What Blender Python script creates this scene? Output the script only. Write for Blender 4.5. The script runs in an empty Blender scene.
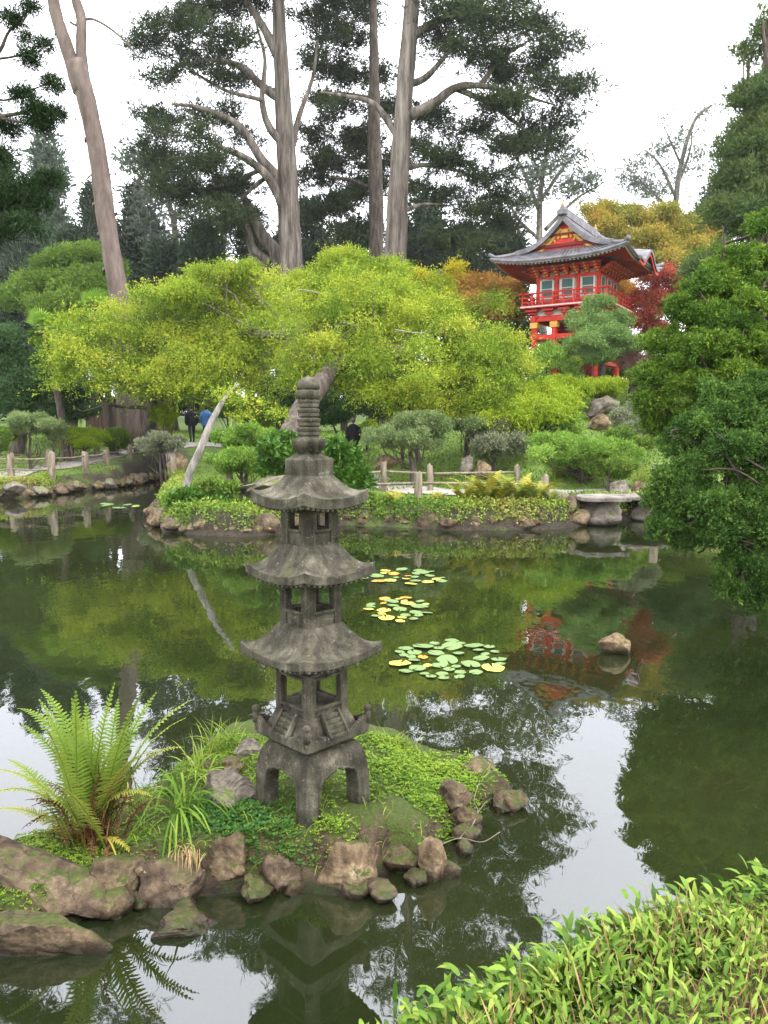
import bpy, bmesh, math, random
import numpy as np
from mathutils import Vector, Matrix
C = bpy.context.scene.collection
R = math.radians
PI = math.pi
rng = np.random.default_rng(7)

# ---------------------------------------------------------------- camera model (used to size and place things)
EYE = 2.2
TH = math.atan(82/770)
cT, sT = math.cos(TH), math.sin(TH)
def ray(u, v):
    xc = (u-384)/770; yc = -(v-512)/770
    return np.array([xc, cT+yc*sT, -sT+yc*cT])
def at(u, v, Y):
    d = ray(u, v); t = Y/d[1]
    return np.array([d[0]*t, Y, EYE+d[2]*t])
def onz(u, v, z=0.0):
    d = ray(u, v); t = (z-EYE)/d[2]
    return np.array([d[0]*t, d[1]*t, z])
def mpp(Y, z=2.2):                       # metres per pixel at depth Y, height z
    return (Y*cT+(EYE-z)*sT)/770

# ---------------------------------------------------------------- mesh collector
class G:
    def __init__(s): s.V=[]; s.F={}; s.T=[]; s.n=0
    def add(s, V, F, tint=0.5, m=0):
        V=np.asarray(V,float).reshape(-1,3); F=np.asarray(F,int)
        if len(V)==0: return
        s.V.append(V)
        s.T.append(np.broadcast_to(np.asarray(tint,float),(len(V),)).copy())
        if F.ndim==1: F=F[None]
        s.F.setdefault((F.shape[1],m),[]).append(F+s.n)
        s.n+=len(V)
    def extend(s, g):
        for (k,m),L in g.F.items():
            for F in L: s.F.setdefault((k,m),[]).append(F+s.n)
        s.V+=g.V; s.T+=g.T; s.n+=g.n
    def mesh(s, name, off=None, smooth=False):
        V=np.concatenate(s.V); T=np.concatenate(s.T)
        if off is not None: V=V-np.asarray(off)
        me=bpy.data.meshes.new(name)
        me.vertices.add(len(V)); me.vertices.foreach_set('co',V.astype(np.float32).ravel())
        li=[];st=[];mi=[];c=0
        for (k,m),L in s.F.items():
            F=np.concatenate(L); li.append(F.ravel()); st.append(c+np.arange(len(F))*k); c+=len(F)*k
            mi.append(np.full(len(F),m))
        li=np.concatenate(li); st=np.concatenate(st); mi=np.concatenate(mi)
        me.loops.add(len(li)); me.loops.foreach_set('vertex_index',li.astype(np.int32))
        me.polygons.add(len(st)); me.polygons.foreach_set('loop_start',st.astype(np.int32))
        me.polygons.foreach_set('material_index',mi.astype(np.int32))
        me.polygons.foreach_set('use_smooth',np.full(len(st),smooth))
        me.update(calc_edges=True)
        a=me.attributes.new('tint','FLOAT','POINT'); a.data.foreach_set('value',T.astype(np.float32))
        me.validate()
        return me
    def build(s, name, mats, parent=None, local=False, smooth=False, bevel=0):
        off=None
        if parent is not None and not local: off=LOC[parent.name]
        me=s.mesh(name,off,smooth)
        for m in (mats if isinstance(mats,(list,tuple)) else [mats]): me.materials.append(m)
        o=bpy.data.objects.new(name,me); C.objects.link(o)
        if parent is not None: o.parent=parent; LOC[o.name]=LOC[parent.name]
        else: LOC[o.name]=np.zeros(3)
        if bevel:
            b=o.modifiers.new('bev','BEVEL'); b.width=bevel; b.segments=2; b.limit_method='ANGLE'
        return o
LOC={}
def tag(o,label=None,cat=None,group=None,kind=None):
    if label: o['label']=label
    if cat: o['category']=cat
    if group: o['group']=group
    if kind: o['kind']=kind
    return o
def thing(name,label,cat,loc=(0,0,0),rz=0,group=None):
    o=bpy.data.objects.new(name,None); C.objects.link(o); o.empty_display_size=.1
    o.location=tuple(loc); o.rotation_euler=(0,0,rz); LOC[o.name]=np.array(loc,float)
    return tag(o,label,cat,group)
def dup(root,loc,rz=0,sc=1,label=None,group=None,mat=None):
    r=root.copy(); C.objects.link(r); r.location=tuple(loc); r.rotation_euler=(0,0,rz); r.scale=(sc,)*3 if not hasattr(sc,'__len__') else sc
    LOC[r.name]=np.array(loc,float)
    if label: r['label']=label
    if group: r['group']=group
    for ch in list(root.children):
        c=ch.copy(); C.objects.link(c); c.parent=r
        for g in ch.children:
            d=g.copy(); C.objects.link(d); d.parent=c
    return r

# ---------------------------------------------------------------- shapes
def unit(a): return a/np.maximum(np.linalg.norm(a,axis=-1,keepdims=True),1e-9)
BF=np.array([[0,3,2,1],[4,5,6,7],[0,1,5,4],[1,2,6,5],[2,3,7,6],[3,0,4,7]])
def box(g,c,s,rz=0,tint=.5,m=0,rx=0):
    x,y,z=[k/2 for k in s]
    V=np.array([[-x,-y,-z],[x,-y,-z],[x,y,-z],[-x,y,-z],[-x,-y,z],[x,-y,z],[x,y,z],[-x,y,z]])
    if rx:
        a,b=math.cos(rx),math.sin(rx); V=V@np.array([[1,0,0],[0,a,b],[0,-b,a]])
    if rz:
        a,b=math.cos(rz),math.sin(rz); V=V@np.array([[a,b,0],[-b,a,0],[0,0,1]])
    g.add(V+np.asarray(c),BF,tint,m)
def beam(g,p,q,w,h,tint=.5,m=0):          # box bar from p to q
    p=np.asarray(p,float);q=np.asarray(q,float);d=unit(q-p)
    s=np.cross(d,[0,0,1.]); s=unit(s) if np.linalg.norm(s)>1e-3 else np.array([1.,0,0]); u=np.cross(s,d)
    V=[e+s*a*w/2+u*b*h/2 for e in (p,q) for a,b in ((-1,-1),(1,-1),(1,1),(-1,1))]
    g.add(V,BF,tint,m)
def tube(g,pts,rad,n=8,tint=.5,m=0,rough=0,cap=True):
    P=np.asarray(pts,float);k=len(P);r=np.broadcast_to(np.asarray(rad,float),(k,))
    T=unit(np.gradient(P,axis=0)); up=np.array([0,0,1.]) if abs(T[0][2])<.9 else np.array([1.,0,0])
    N=np.empty_like(P); N[0]=unit(np.cross(T[0],up))
    for i in range(1,k):
        v=N[i-1]-T[i]*np.dot(N[i-1],T[i]); N[i]=unit(v)
    B=np.cross(T,N); a=np.arange(n)*2*PI/n
    rr=r[:,None]*np.ones((1,n))
    if rough: rr=rr*(1+rough*(rng.random((k,n))-.5))
    V=(P[:,None]+rr[...,None]*(N[:,None]*np.cos(a)[None,:,None]+B[:,None]*np.sin(a)[None,:,None])).reshape(-1,3)
    i=np.arange(k-1)[:,None]*n;j=np.arange(n)[None];j2=(j+1)%n
    F=np.stack([i+j,i+j2,i+n+j2,i+n+j],-1).reshape(-1,4)
    g.add(V,F,tint,m)
    if cap:
        g.F.setdefault((n,m),[]).append((np.arange(n)[::-1]+g.n-k*n)[None]); g.F[(n,m)].append((np.arange(n)+g.n-n)[None])
def spline(pts,k=24):                     # Catmull-Rom through pts
    P=np.asarray(pts,float); P=np.vstack([2*P[0]-P[1],P,2*P[-1]-P[-2]]); n=len(P)-3
    t=np.linspace(0,n-1e-6,k); i=t.astype(int); f=(t-i)[:,None]
    a,b,c,d=P[i],P[i+1],P[i+2],P[i+3]
    return .5*((2*b)+(c-a)*f+(2*a-5*b+4*c-d)*f**2+(-a+3*b-3*c+d)*f**3)
def lathe(g,prof,c=(0,0,0),n=28,tint=.5,m=0,lobes=0,amp=0):
    P=np.asarray(prof,float);a=np.arange(n)*2*PI/n;k=len(P)
    r=P[:,0][:,None]*(1+(amp*np.abs(np.sin(a*lobes/2))[None] if lobes else 0)*np.ones((k,1)))*np.ones((k,n))
    V=np.stack([r*np.cos(a),r*np.sin(a),P[:,1][:,None]+0*r],-1).reshape(-1,3)+np.asarray(c)
    i=np.arange(k-1)[:,None]*n;j=np.arange(n)[None];j2=(j+1)%n
    g.add(V,np.stack([i+j,i+j2,i+n+j2,i+n+j],-1).reshape(-1,4),tint,m)
    g.F.setdefault((n,m),[]).append((np.arange(n)[::-1]+g.n-k*n)[None]); g.F[(n,m)].append((np.arange(n)+g.n-n)[None])
def sqloft(g,rings,nu=12,cr=.06,tint=.5,m=0,lpow=3,cap=True):
    """rings: (half width, z, corner lift); square rings with a small worn corner"""
    per=[]
    for s in range(4):
        a=s*PI/2; ca,sa=math.cos(a),math.sin(a)
        for u in np.linspace(-1,1,nu,endpoint=False):
            x,y=u,-1.
            q=max(0,(abs(u)-(1-cr))/cr)
            y=-1+cr*.35*q*q
            if abs(u)>1-cr: x=np.sign(u)*(1-cr*.35*q*q)* (abs(u)/abs(u)) if q>.99 else u
            per.append((x*ca-y*sa,x*sa+y*ca,abs(u)))
    per=np.array(per); n=len(per)
    V=[]
    for h,z,l in rings:
        V.append(np.stack([per[:,0]*h,per[:,1]*h,z+l*per[:,2]**lpow],-1))
    V=np.concatenate(V);k=len(rings)
    i=np.arange(k-1)[:,None]*n;j=np.arange(n)[None];j2=(j+1)%n
    g.add(V,np.stack([i+j,i+j2,i+n+j2,i+n+j],-1).reshape(-1,4),tint,m)
    if cap:
        g.F.setdefault((n,m),[]).append((np.arange(n)[::-1]+g.n-k*n)[None]); g.F[(n,m)].append((np.arange(n)+g.n-n)[None])
def prism(g,poly,axis,a,b,tint=.5,m=0):
    """poly 2-D outline extruded along 'x','y' or 'z' from a to b"""
    P=np.asarray(poly,float);n=len(P)
    def lift(t):
        z=np.full(n,t)
        return {'x':np.stack([z,P[:,0],P[:,1]],-1),'y':np.stack([P[:,0],z,P[:,1]],-1),'z':np.stack([P[:,0],P[:,1],z],-1)}[axis]
    V=np.vstack([lift(a),lift(b)]);j=np.arange(n);j2=(j+1)%n
    g.add(V,np.stack([j,j2,j2+n,j+n],-1),tint,m)
    g.F.setdefault((n,m),[]).append((j[::-1]+g.n-2*n)[None]); g.F[(n,m)].append((j+n+g.n-2*n)[None])
def obj_bool(o,cutter_g,parent):
    c=cutter_g.build('cutter',[],parent,local=True)
    md=o.modifiers.new('b','BOOLEAN'); md.object=c; md.operation='DIFFERENCE'; md.solver='EXACT'; md.use_self=True
    dg=bpy.context.evaluated_depsgraph_get(); me=bpy.data.meshes.new_from_object(o.evaluated_get(dg))
    o.modifiers.clear(); o.data=me; bpy.data.objects.remove(c)

# ---------------------------------------------------------------- leaves
def leaves(g,P,D,L,W,tint=.5,m=0,fold=0,seed_side=None):
    """one rhombic leaf per point; P base, D direction"""
    n=len(P); L=np.broadcast_to(np.asarray(L,float),(n,))[:,None]; W=np.broadcast_to(np.asarray(W,float),(n,))[:,None]
    D=unit(D); S=unit(np.cross(D,unit(rng.normal(size=(n,3))) if seed_side is None else seed_side)); N=np.cross(S,D)
    mid=P+D*L*.45
    V=np.stack([P,mid+S*W*.5+N*W*fold,P+D*L-N*L*fold*.6,mid-S*W*.5+N*W*fold],1).reshape(-1,3)
    F=np.arange(n*4).reshape(n,4)
    t=np.repeat(np.broadcast_to(np.asarray(tint,float),(n,)),4)
    g.add(V,F,t,m)
def blades(g,P,D,L,W,droop=.6,seg=4,tint=.5,m=0,side=None):
    """curved strap leaves: base P, start direction D, bending down"""
    n=len(P); L=np.broadcast_to(np.asarray(L,float),(n,)); W=np.broadcast_to(np.asarray(W,float),(n,)); D=unit(D)
    S=unit(np.cross(D,np.array([0,0,1.])+rng.normal(size=(n,3))*.25)) if side is None else side
    dr=np.broadcast_to(np.asarray(droop,float),(n,))
    pts=[P];d=D.copy();p=P.copy()
    for i in range(seg):
        p=p+d*(L/seg)[:,None]; pts.append(p); d=unit(d+np.array([0,0,-1.])*(dr/seg*1.6)[:,None])
    ws=[.45,1,.92,.55,.02] if seg==4 else list(np.r_[np.linspace(.8,1.1,seg//2+1),np.linspace(1,.02,seg-seg//2)])
    V=[]
    for i,q in enumerate(pts): V+= [q-S*(W*ws[i]/2)[:,None], q+S*(W*ws[i]/2)[:,None]]
    V=np.stack(V,1); k=V.shape[1]
    base=np.arange(n)[:,None]*k
    F=np.concatenate([base+np.array([[2*i,2*i+1,2*i+3,2*i+2]]) for i in range(seg)],0)
    g.add(V.reshape(-1,3),F,np.repeat(np.broadcast_to(np.asarray(tint,float),(n,)),k),m)
def sph(n):
    return unit(rng.normal(size=(n,3)))
def foliage(g,lobes,n,per=14,tr=.12,L=.08,W=.03,shell=.55,up=.25,out=.7,rnd=.8,flat=0,m=0,tvar=.22,cvar=.25,low=-.5,clip=None,drop=0,spray=0,horiz=1):
    """n tufts over ellipsoid lobes (cx,cy,cz,rx,ry,rz); each tuft = per leaves"""
    A=np.array(lobes,float); c=A[:,:3]; r=A[:,3:6]
    w=(r[:,0]*r[:,1]+r[:,0]*r[:,2]+r[:,1]*r[:,2]); w=w/w.sum()
    ix=rng.choice(len(A),n,p=w)
    d=sph(n); d[:,2]=np.where(d[:,2]<low,-d[:,2],d[:,2])
    rad=shell+(1-shell)*rng.random(n)**.6
    # lumpy outline: low frequency noise per lobe
    ph=rng.random((len(A),3))*6.3
    lump=1+.16*np.sin(d[:,0]*5+ph[ix,0])*np.cos(d[:,1]*5+ph[ix,1])+.12*np.sin(d[:,2]*7+d[:,0]*4+ph[ix,2])
    P=c[ix]+d*r[ix]*(rad*lump)[:,None]
    # keep tufts that are not deep inside another lobe
    keep=np.ones(n,bool)
    for k in range(len(A)):
        q=(((P-c[k])/r[k])**2).sum(1); keep&=~((q<(shell*.8)**2)&(ix!=k))
    if clip is not None: keep&=clip(P)
    P=P[keep];d=d[keep];ix=ix[keep];n=len(P)
    nrm=unit(d/r[ix])
    lt=(rng.random(len(A))-.5)*cvar*2
    tt=.5+lt[ix]+(rng.random(n)-.5)*tvar*2
    axis=unit(nrm*out*np.array([1,1,horiz])+np.array([0,0,up])+rng.normal(size=(n,3))*.35)
    Q=np.repeat(P,per,0); AX=np.repeat(axis,per,0)
    off=rng.normal(size=(n*per,3))*tr*.5
    if flat: off[:,2]*=(1-flat)
    D=AX+rng.normal(size=(n*per,3))*rnd
    if spray:
        uu=rng.random(n*per)[:,None]; sl=np.repeat(.6+.8*rng.random(n),per)[:,None]*spray
        off=AX*(uu-.35)*sl+rng.normal(size=(n*per,3))*tr*.5*(1.15-uu)-np.array([0,0,1.])*(uu**2)*sl*.25
        if flat: off[:,2]*=(1-flat*.5)
    if drop: D[:,2]-=drop
    t=np.repeat(tt,per)+(rng.random(n*per)-.5)*.24
    LL=L*(.6+.8*rng.random(n*per)); WW=W*(.7+.6*rng.random(n*per))
    leaves(g,Q+off,D,LL,WW,np.clip(t,0,1),m,fold=.12)
    return P
def sublobes(lobes,k,fr,flat,seed=1,jit=.35):
    r=np.random.default_rng(seed); out=[]
    for a in lobes:
        c=np.array(a[:3]);R_=np.array(a[3:6]); m_=(R_[0]*R_[1]*R_[2])**(1/3)
        for i in range(k):
            z=1-2*(i+.5)/k*.85; th=i*2.4+r.random()*1.2; q=math.sqrt(max(0,1-z*z)); d=np.array([q*math.cos(th),q*math.sin(th),z])
            p=c+d*R_*(.45+jit*r.random()**1.3); f=fr*(.65+.7*r.random())
            w_=R_*.6+m_*.4; out.append([*p,w_[0]*f,w_[1]*f,max(w_[2]*f*flat,min(w_[0]*f*.3,R_[2]*.6))])
    return out
def limbs(g,base,lobes,r0,fork=.45,n=7,bend=.12,tint=.5,twigs=2,trunk_to=None,rt=.2):
    """trunk from base, then one bending limb into each lobe, and twigs"""
    base=np.asarray(base,float); A=np.array(lobes,float); ctr=A[:,:3].mean(0) if trunk_to is None else np.asarray(trunk_to,float)
    H=ctr-base
    tr=spline([base,base+H*.35+rng.normal(size=3)*bend*np.linalg.norm(H)*.35,base+H*.7+rng.normal(size=3)*bend*np.linalg.norm(H)*.3,ctr],14)
    tube(g,tr,np.linspace(r0*1.15,r0*.45,14),n,tint,rough=.15)
    for a in A:
        i=int(14*(fork+(.9-fork)*rng.random())); s=tr[min(i,13)]; e=a[:3]+np.array([0,0,-a[5]*.2])
        dd=np.linalg.norm(e-s)
        mid=(s+e)/2+rng.normal(size=3)*bend*dd+np.array([0,0,-.06*dd])
        pth=spline([s,mid,e],9); rr=r0*(.22+.25*rng.random())
        tube(g,pth,np.linspace(rr,rr*.25,9),max(5,n-2),tint,rough=.1)
        for _ in range(twigs):
            d=sph(1)[0]; tip=a[:3]+d*a[3:6]*.85
            s2=pth[rng.integers(4,8)]
            tube(g,spline([s2,(s2+tip)/2+rng.normal(size=3)*.1*dd,tip],6),np.linspace(rr*.4,rr*.1,6),4,tint)
    return tr
def plobe(u,v,Y,ru,rv,dep=.8,z=None):
    p=at(u,v,Y); k=mpp(Y,p[2]); return [p[0],p[1],p[2],ru*k,ru*k*dep,rv*k]
def plobes(L,dep=.8): return [plobe(*a,dep=dep) if len(a)==5 else plobe(*a[:5],dep=a[5]) for a in L]

# ---------------------------------------------------------------- materials
def newmat(name):
    m=bpy.data.materials.new(name); m.use_nodes=True; nt=m.node_tree; nt.nodes.clear()
    return m,nt
def nd(nt,t,**kw):
    n=nt.nodes.new(t)
    for k,v in kw.items():
        if k in n.inputs: n.inputs[k].default_value=v
        else: setattr(n,k,v)
    return n
def ramp(nt,src,cols,pos=None):
    r=nt.nodes.new('ShaderNodeValToRGB'); e=r.color_ramp.elements; k=len(cols)
    pos=pos or [i/(k-1) for i in range(k)]
    while len(e)<k: e.new(.5)
    for i,c in enumerate(cols):
        e[i].position=pos[i]; e[i].color=(*c,1)
    if src is not None: nt.links.new(src,r.inputs[0])
    return r
def leafmat(name,cols,trans=.35,rough=.62,spec=.14,patch=0.0,pscale=.6,gain=1):
    cols=[tuple(x*gain for x in c) for c in cols]
    m,nt=newmat(name); L=nt.links
    a=nd(nt,'ShaderNodeAttribute',attribute_name='tint')
    src=a.outputs['Fac']
    if patch:
        tc=nd(nt,'ShaderNodeTexCoord'); nz=nd(nt,'ShaderNodeTexNoise',Scale=pscale,Detail=2.0); L.new(tc.outputs['Object'],nz.inputs['Vector'])
        ad=nd(nt,'ShaderNodeMath',operation='MULTIPLY_ADD'); L.new(nz.outputs['Fac'],ad.inputs[0]); ad.inputs[1].default_value=patch*2
        sb=nd(nt,'ShaderNodeMath',operation='SUBTRACT'); L.new(a.outputs['Fac'],sb.inputs[0]); sb.inputs[1].default_value=patch
        L.new(sb.outputs[0],ad.inputs[2]); src=ad.outputs[0]
    r=ramp(nt,src,cols)
    b=nd(nt,'ShaderNodeBsdfPrincipled'); b.inputs['Roughness'].default_value=rough; b.inputs['Specular IOR Level'].default_value=spec
    t=nd(nt,'ShaderNodeBsdfTranslucent'); mx=nd(nt,'ShaderNodeMixShader'); mx.inputs[0].default_value=trans*.62
    o=nd(nt,'ShaderNodeOutputMaterial')
    L.new(r.outputs[0],b.inputs['Base Color']); L.new(r.outputs[0],t.inputs['Color'])
    L.new(b.outputs[0],mx.inputs[1]); L.new(t.outputs[0],mx.inputs[2]); L.new(mx.outputs[0],o.inputs[0])
    return m
def rockmat(name,cols,scale=4,rough=.85,bump=.5,moss=None,mossamt=.5,coord='Object',stretch=None,detail=8,fine=40,finebump=.3,dist=.02,tintmix=0,crack=0,wet=False,finemix=.35,streak=None,lichen=None):
    """mottled mineral/bark surface; moss grows on faces that point up"""
    m,nt=newmat(name); L=nt.links
    tc=nd(nt,'ShaderNodeTexCoord'); vec=tc.outputs[coord]
    if stretch:
        mp=nd(nt,'ShaderNodeMapping'); mp.inputs['Scale'].default_value=stretch; L.new(vec,mp.inputs['Vector']); vec=mp.outputs[0]
    n1=nd(nt,'ShaderNodeTexNoise',Scale=scale,Detail=detail,Roughness=.65); L.new(vec,n1.inputs['Vector'])
    n2=nd(nt,'ShaderNodeTexNoise',Scale=fine,Detail=4.0,Roughness=.7); L.new(vec,n2.inputs['Vector'])
    mixf=nd(nt,'ShaderNodeMath',operation='MULTIPLY_ADD'); L.new(n2.outputs['Fac'],mixf.inputs[0]); mixf.inputs[1].default_value=finemix
    m2=nd(nt,'ShaderNodeMath',operation='MULTIPLY_ADD'); L.new(n1.outputs['Fac'],m2.inputs[0]); m2.inputs[1].default_value=2.3; m2.inputs[2].default_value=-.83-(finemix-.35)*.5
    L.new(m2.outputs[0],mixf.inputs[2])
    src=mixf.outputs[0]
    if tintmix:
        a=nd(nt,'ShaderNodeAttribute',attribute_name='tint'); q=nd(nt,'ShaderNodeMath',operation='MULTIPLY_ADD'); L.new(a.outputs['Fac'],q.inputs[0]); q.inputs[1].default_value=tintmix
        L.new(src,q.inputs[2]); q2=nd(nt,'ShaderNodeMath',operation='SUBTRACT'); L.new(q.outputs[0],q2.inputs[0]); q2.inputs[1].default_value=tintmix/2; src=q2.outputs[0]
    r=ramp(nt,src,cols)
    b=nd(nt,'ShaderNodeBsdfPrincipled'); b.inputs['Roughness'].default_value=rough; b.inputs['Specular IOR Level'].default_value=.3
    col=r.outputs[0]
    if moss:
        ge=nd(nt,'ShaderNodeNewGeometry'); sx=nd(nt,'ShaderNodeSeparateXYZ'); L.new(ge.outputs['Normal'],sx.inputs[0])
        n3=nd(nt,'ShaderNodeTexNoise',Scale=scale*1.3,Detail=6.0,Roughness=.7); L.new(tc.outputs[coord],n3.inputs['Vector'])
        ma=nd(nt,'ShaderNodeMath',operation='MULTIPLY_ADD'); L.new(sx.outputs[2],ma.inputs[0]); ma.inputs[1].default_value=.35; L.new(n3.outputs['Fac'],ma.inputs[2])
        mr=nd(nt,'ShaderNodeMapRange'); L.new(ma.outputs[0],mr.inputs[0]); mr.inputs[1].default_value=.95-mossamt*.5; mr.inputs[2].default_value=1.05-mossamt*.5
        mr2=ramp(nt,n2.outputs['Fac'],[moss,tuple(min(1,c*1.8) for c in moss)],[.35,.65])
        mc=nd(nt,'ShaderNodeMix',data_type='RGBA'); L.new(mr.outputs[0],mc.inputs[0]); L.new(col,mc.inputs[6]); L.new(mr2.outputs[0],mc.inputs[7]); col=mc.outputs[2]
    if streak:
        sm_=nd(nt,'ShaderNodeMapping'); sm_.inputs['Scale'].default_value=(22,22,1.6); L.new(tc.outputs[coord],sm_.inputs['Vector'])
        sn=nd(nt,'ShaderNodeTexNoise',Scale=1.0,Detail=3.0); L.new(sm_.outputs[0],sn.inputs['Vector']); sr=ramp(nt,sn.outputs['Fac'],[(1-streak,)*3,(1,1,1)],[.40,.56])
        s2=nd(nt,'ShaderNodeMix',data_type='RGBA',blend_type='MULTIPLY'); s2.inputs[0].default_value=1; L.new(col,s2.inputs[6]); L.new(sr.outputs[0],s2.inputs[7]); col=s2.outputs[2]
    if lichen:
        ln=nd(nt,'ShaderNodeTexNoise',Scale=26.0,Detail=7.0,Roughness=.75); L.new(tc.outputs[coord],ln.inputs['Vector']); lr_=ramp(nt,ln.outputs['Fac'],[(0,0,0),(1,1,1)],[.60,.66])
        l2=nd(nt,'ShaderNodeMix',data_type='RGBA'); L.new(lr_.outputs[0],l2.inputs[0]); L.new(col,l2.inputs[6]); l2.inputs[7].default_value=(*lichen,1); col=l2.outputs[2]
    if crack:
        wn=nd(nt,'ShaderNodeTexNoise',Scale=scale*1.5,Detail=4.0); L.new(vec,wn.inputs['Vector']); wm=nd(nt,'ShaderNodeMix',data_type='RGBA'); wm.inputs[0].default_value=.25; L.new(vec,wm.inputs[6]); L.new(wn.outputs['Color'],wm.inputs[7])
        vo=nd(nt,'ShaderNodeTexVoronoi',Scale=crack,feature='DISTANCE_TO_EDGE'); L.new(wm.outputs[2],vo.inputs['Vector'])
        vr=nd(nt,'ShaderNodeMapRange'); L.new(vo.outputs['Distance'],vr.inputs[0]); vr.inputs[1].default_value=0; vr.inputs[2].default_value=.03; vr.inputs[3].default_value=.25; vr.inputs[4].default_value=1
        vm=nd(nt,'ShaderNodeMix',data_type='RGBA',blend_type='MULTIPLY'); vm.inputs[0].default_value=.5; L.new(col,vm.inputs[6]); L.new(vr.outputs[0],vm.inputs[7]); col=vm.outputs[2]
    if wet:
        gp_=nd(nt,'ShaderNodeNewGeometry'); sz=nd(nt,'ShaderNodeSeparateXYZ'); L.new(gp_.outputs['Position'],sz.inputs[0]); wr=nd(nt,'ShaderNodeMapRange'); za=nd(nt,'ShaderNodeMath',operation='MULTIPLY_ADD'); L.new(n1.outputs['Fac'],za.inputs[0]); za.inputs[1].default_value=-.06; L.new(sz.outputs[2],za.inputs[2])
        L.new(za.outputs[0],wr.inputs[0]); wr.inputs[1].default_value=-.01; wr.inputs[2].default_value=.035; wr.inputs[3].default_value=.32; wr.inputs[4].default_value=1
        w2=nd(nt,'ShaderNodeMix',data_type='RGBA',blend_type='MULTIPLY'); w2.inputs[0].default_value=1; L.new(col,w2.inputs[6]); L.new(wr.outputs[0],w2.inputs[7]); col=w2.outputs[2]
        rr=nd(nt,'ShaderNodeMapRange'); L.new(za.outputs[0],rr.inputs[0]); rr.inputs[1].default_value=-.01; rr.inputs[2].default_value=.035; rr.inputs[3].default_value=.3; rr.inputs[4].default_value=rough; L.new(rr.outputs[0],b.inputs['Roughness'])
    L.new(col,b.inputs['Base Color'])
    b1=nd(nt,'ShaderNodeBump',Strength=bump,Distance=dist); L.new(n1.outputs['Fac'],b1.inputs['Height'])
    b2=nd(nt,'ShaderNodeBump',Strength=finebump,Distance=dist*.25); L.new(n2.outputs['Fac'],b2.inputs['Height']); L.new(b1.outputs[0],b2.inputs['Normal'])
    L.new(b2.outputs[0],b.inputs['Normal'])
    o=nd(nt,'ShaderNodeOutputMaterial'); L.new(b.outputs[0],o.inputs[0])
    return m
def plain(name,c,rough=.6,var=.12,scale=6,bump=.1,spec=.3):
    lo=tuple(x*(1-var*2) for x in c); hi=tuple(min(1,x*(1+var)) for x in c)
    m=rockmat(name,[lo,c,hi],scale=scale,rough=rough,bump=bump,finebump=bump*.6,dist=.01)
    m.node_tree.nodes['Principled BSDF'].inputs['Specular IOR Level'].default_value=spec
    return m
M={}
M['lantern']=rockmat('lantern_stone',[(.018,.015,.010),(.052,.046,.031),(.098,.088,.062),(.20,.183,.138)],finemix=.9,streak=.38,lichen=(.20,.185,.14),scale=7,fine=110,bump=.8,finebump=1,dist=.016,moss=(.055,.055,.024),mossamt=.26,rough=.93)
M['rock_tan']=rockmat('tan_rock',[(.024,.016,.009),(.11,.075,.042),(.25,.18,.105),(.43,.33,.21)],scale=3.2,fine=30,bump=.9,dist=.05,moss=(.04,.05,.010),mossamt=.42,crack=5.5,wet=True,finemix=.85)
M['rock_red']=rockmat('reddish_rock',[(.018,.012,.008),(.065,.044,.028),(.15,.105,.066),(.30,.235,.16)],scale=3,fine=30,bump=.9,dist=.05,moss=(.04,.05,.010),mossamt=.35,crack=5.5,wet=True,finemix=.85)
M['rock_grey']=rockmat('grey_rock',[(.035,.028,.022),(.11,.09,.07),(.20,.17,.135),(.32,.28,.23)],scale=2.6,fine=24,bump=.9,dist=.05,moss=(.08,.10,.02),mossamt=.3,crack=5.5,wet=True,finemix=.85)
M['rock_moss']=rockmat('mossy_rock',[(.02,.017,.01),(.07,.05,.03),(.15,.105,.06),(.24,.18,.11)],scale=4,fine=30,bump=.9,dist=.05,moss=(.040,.048,.010),mossamt=.45,crack=5.5,wet=True,finemix=.85)
M['bark_grey']=rockmat('grey_bark',[(.03,.022,.018),(.095,.075,.063),(.20,.165,.145),(.32,.28,.25)],finemix=.7,scale=2.0,fine=9,stretch=(1.6,1.6,.16),bump=1,dist=.12,finebump=.6)
M['bark_pink']=rockmat('pinkish_smooth_bark',[(.05,.034,.028),(.105,.075,.065),(.155,.115,.10),(.23,.18,.16)],scale=2.2,fine=14,stretch=(1,1,.3),bump=.8,dist=.06)
M['bark_dark']=rockmat('dark_bark',[(.025,.02,.015),(.06,.045,.035),(.11,.085,.07),(.18,.15,.12)],scale=4,fine=20,stretch=(1.5,1.5,.3),bump=1,dist=.04)
M['bark_white']=rockmat('bleached_bark',[(.09,.08,.07),(.20,.18,.155),(.31,.285,.25),(.42,.39,.35)],scale=5,fine=30,stretch=(1.5,1.5,.4),bump=.6,dist=.02)
M['wood_post']=rockmat('weathered_wood',[(.07,.055,.038),(.16,.13,.09),(.26,.215,.155),(.35,.30,.225)],scale=5,fine=40,stretch=(2,2,.4),bump=.4,dist=.01)
M['wood_dark']=rockmat('brown_timber',[(.03,.018,.012),(.08,.05,.035),(.13,.09,.06)],scale=4,fine=30,stretch=(3,3,.3),bump=.3)
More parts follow.
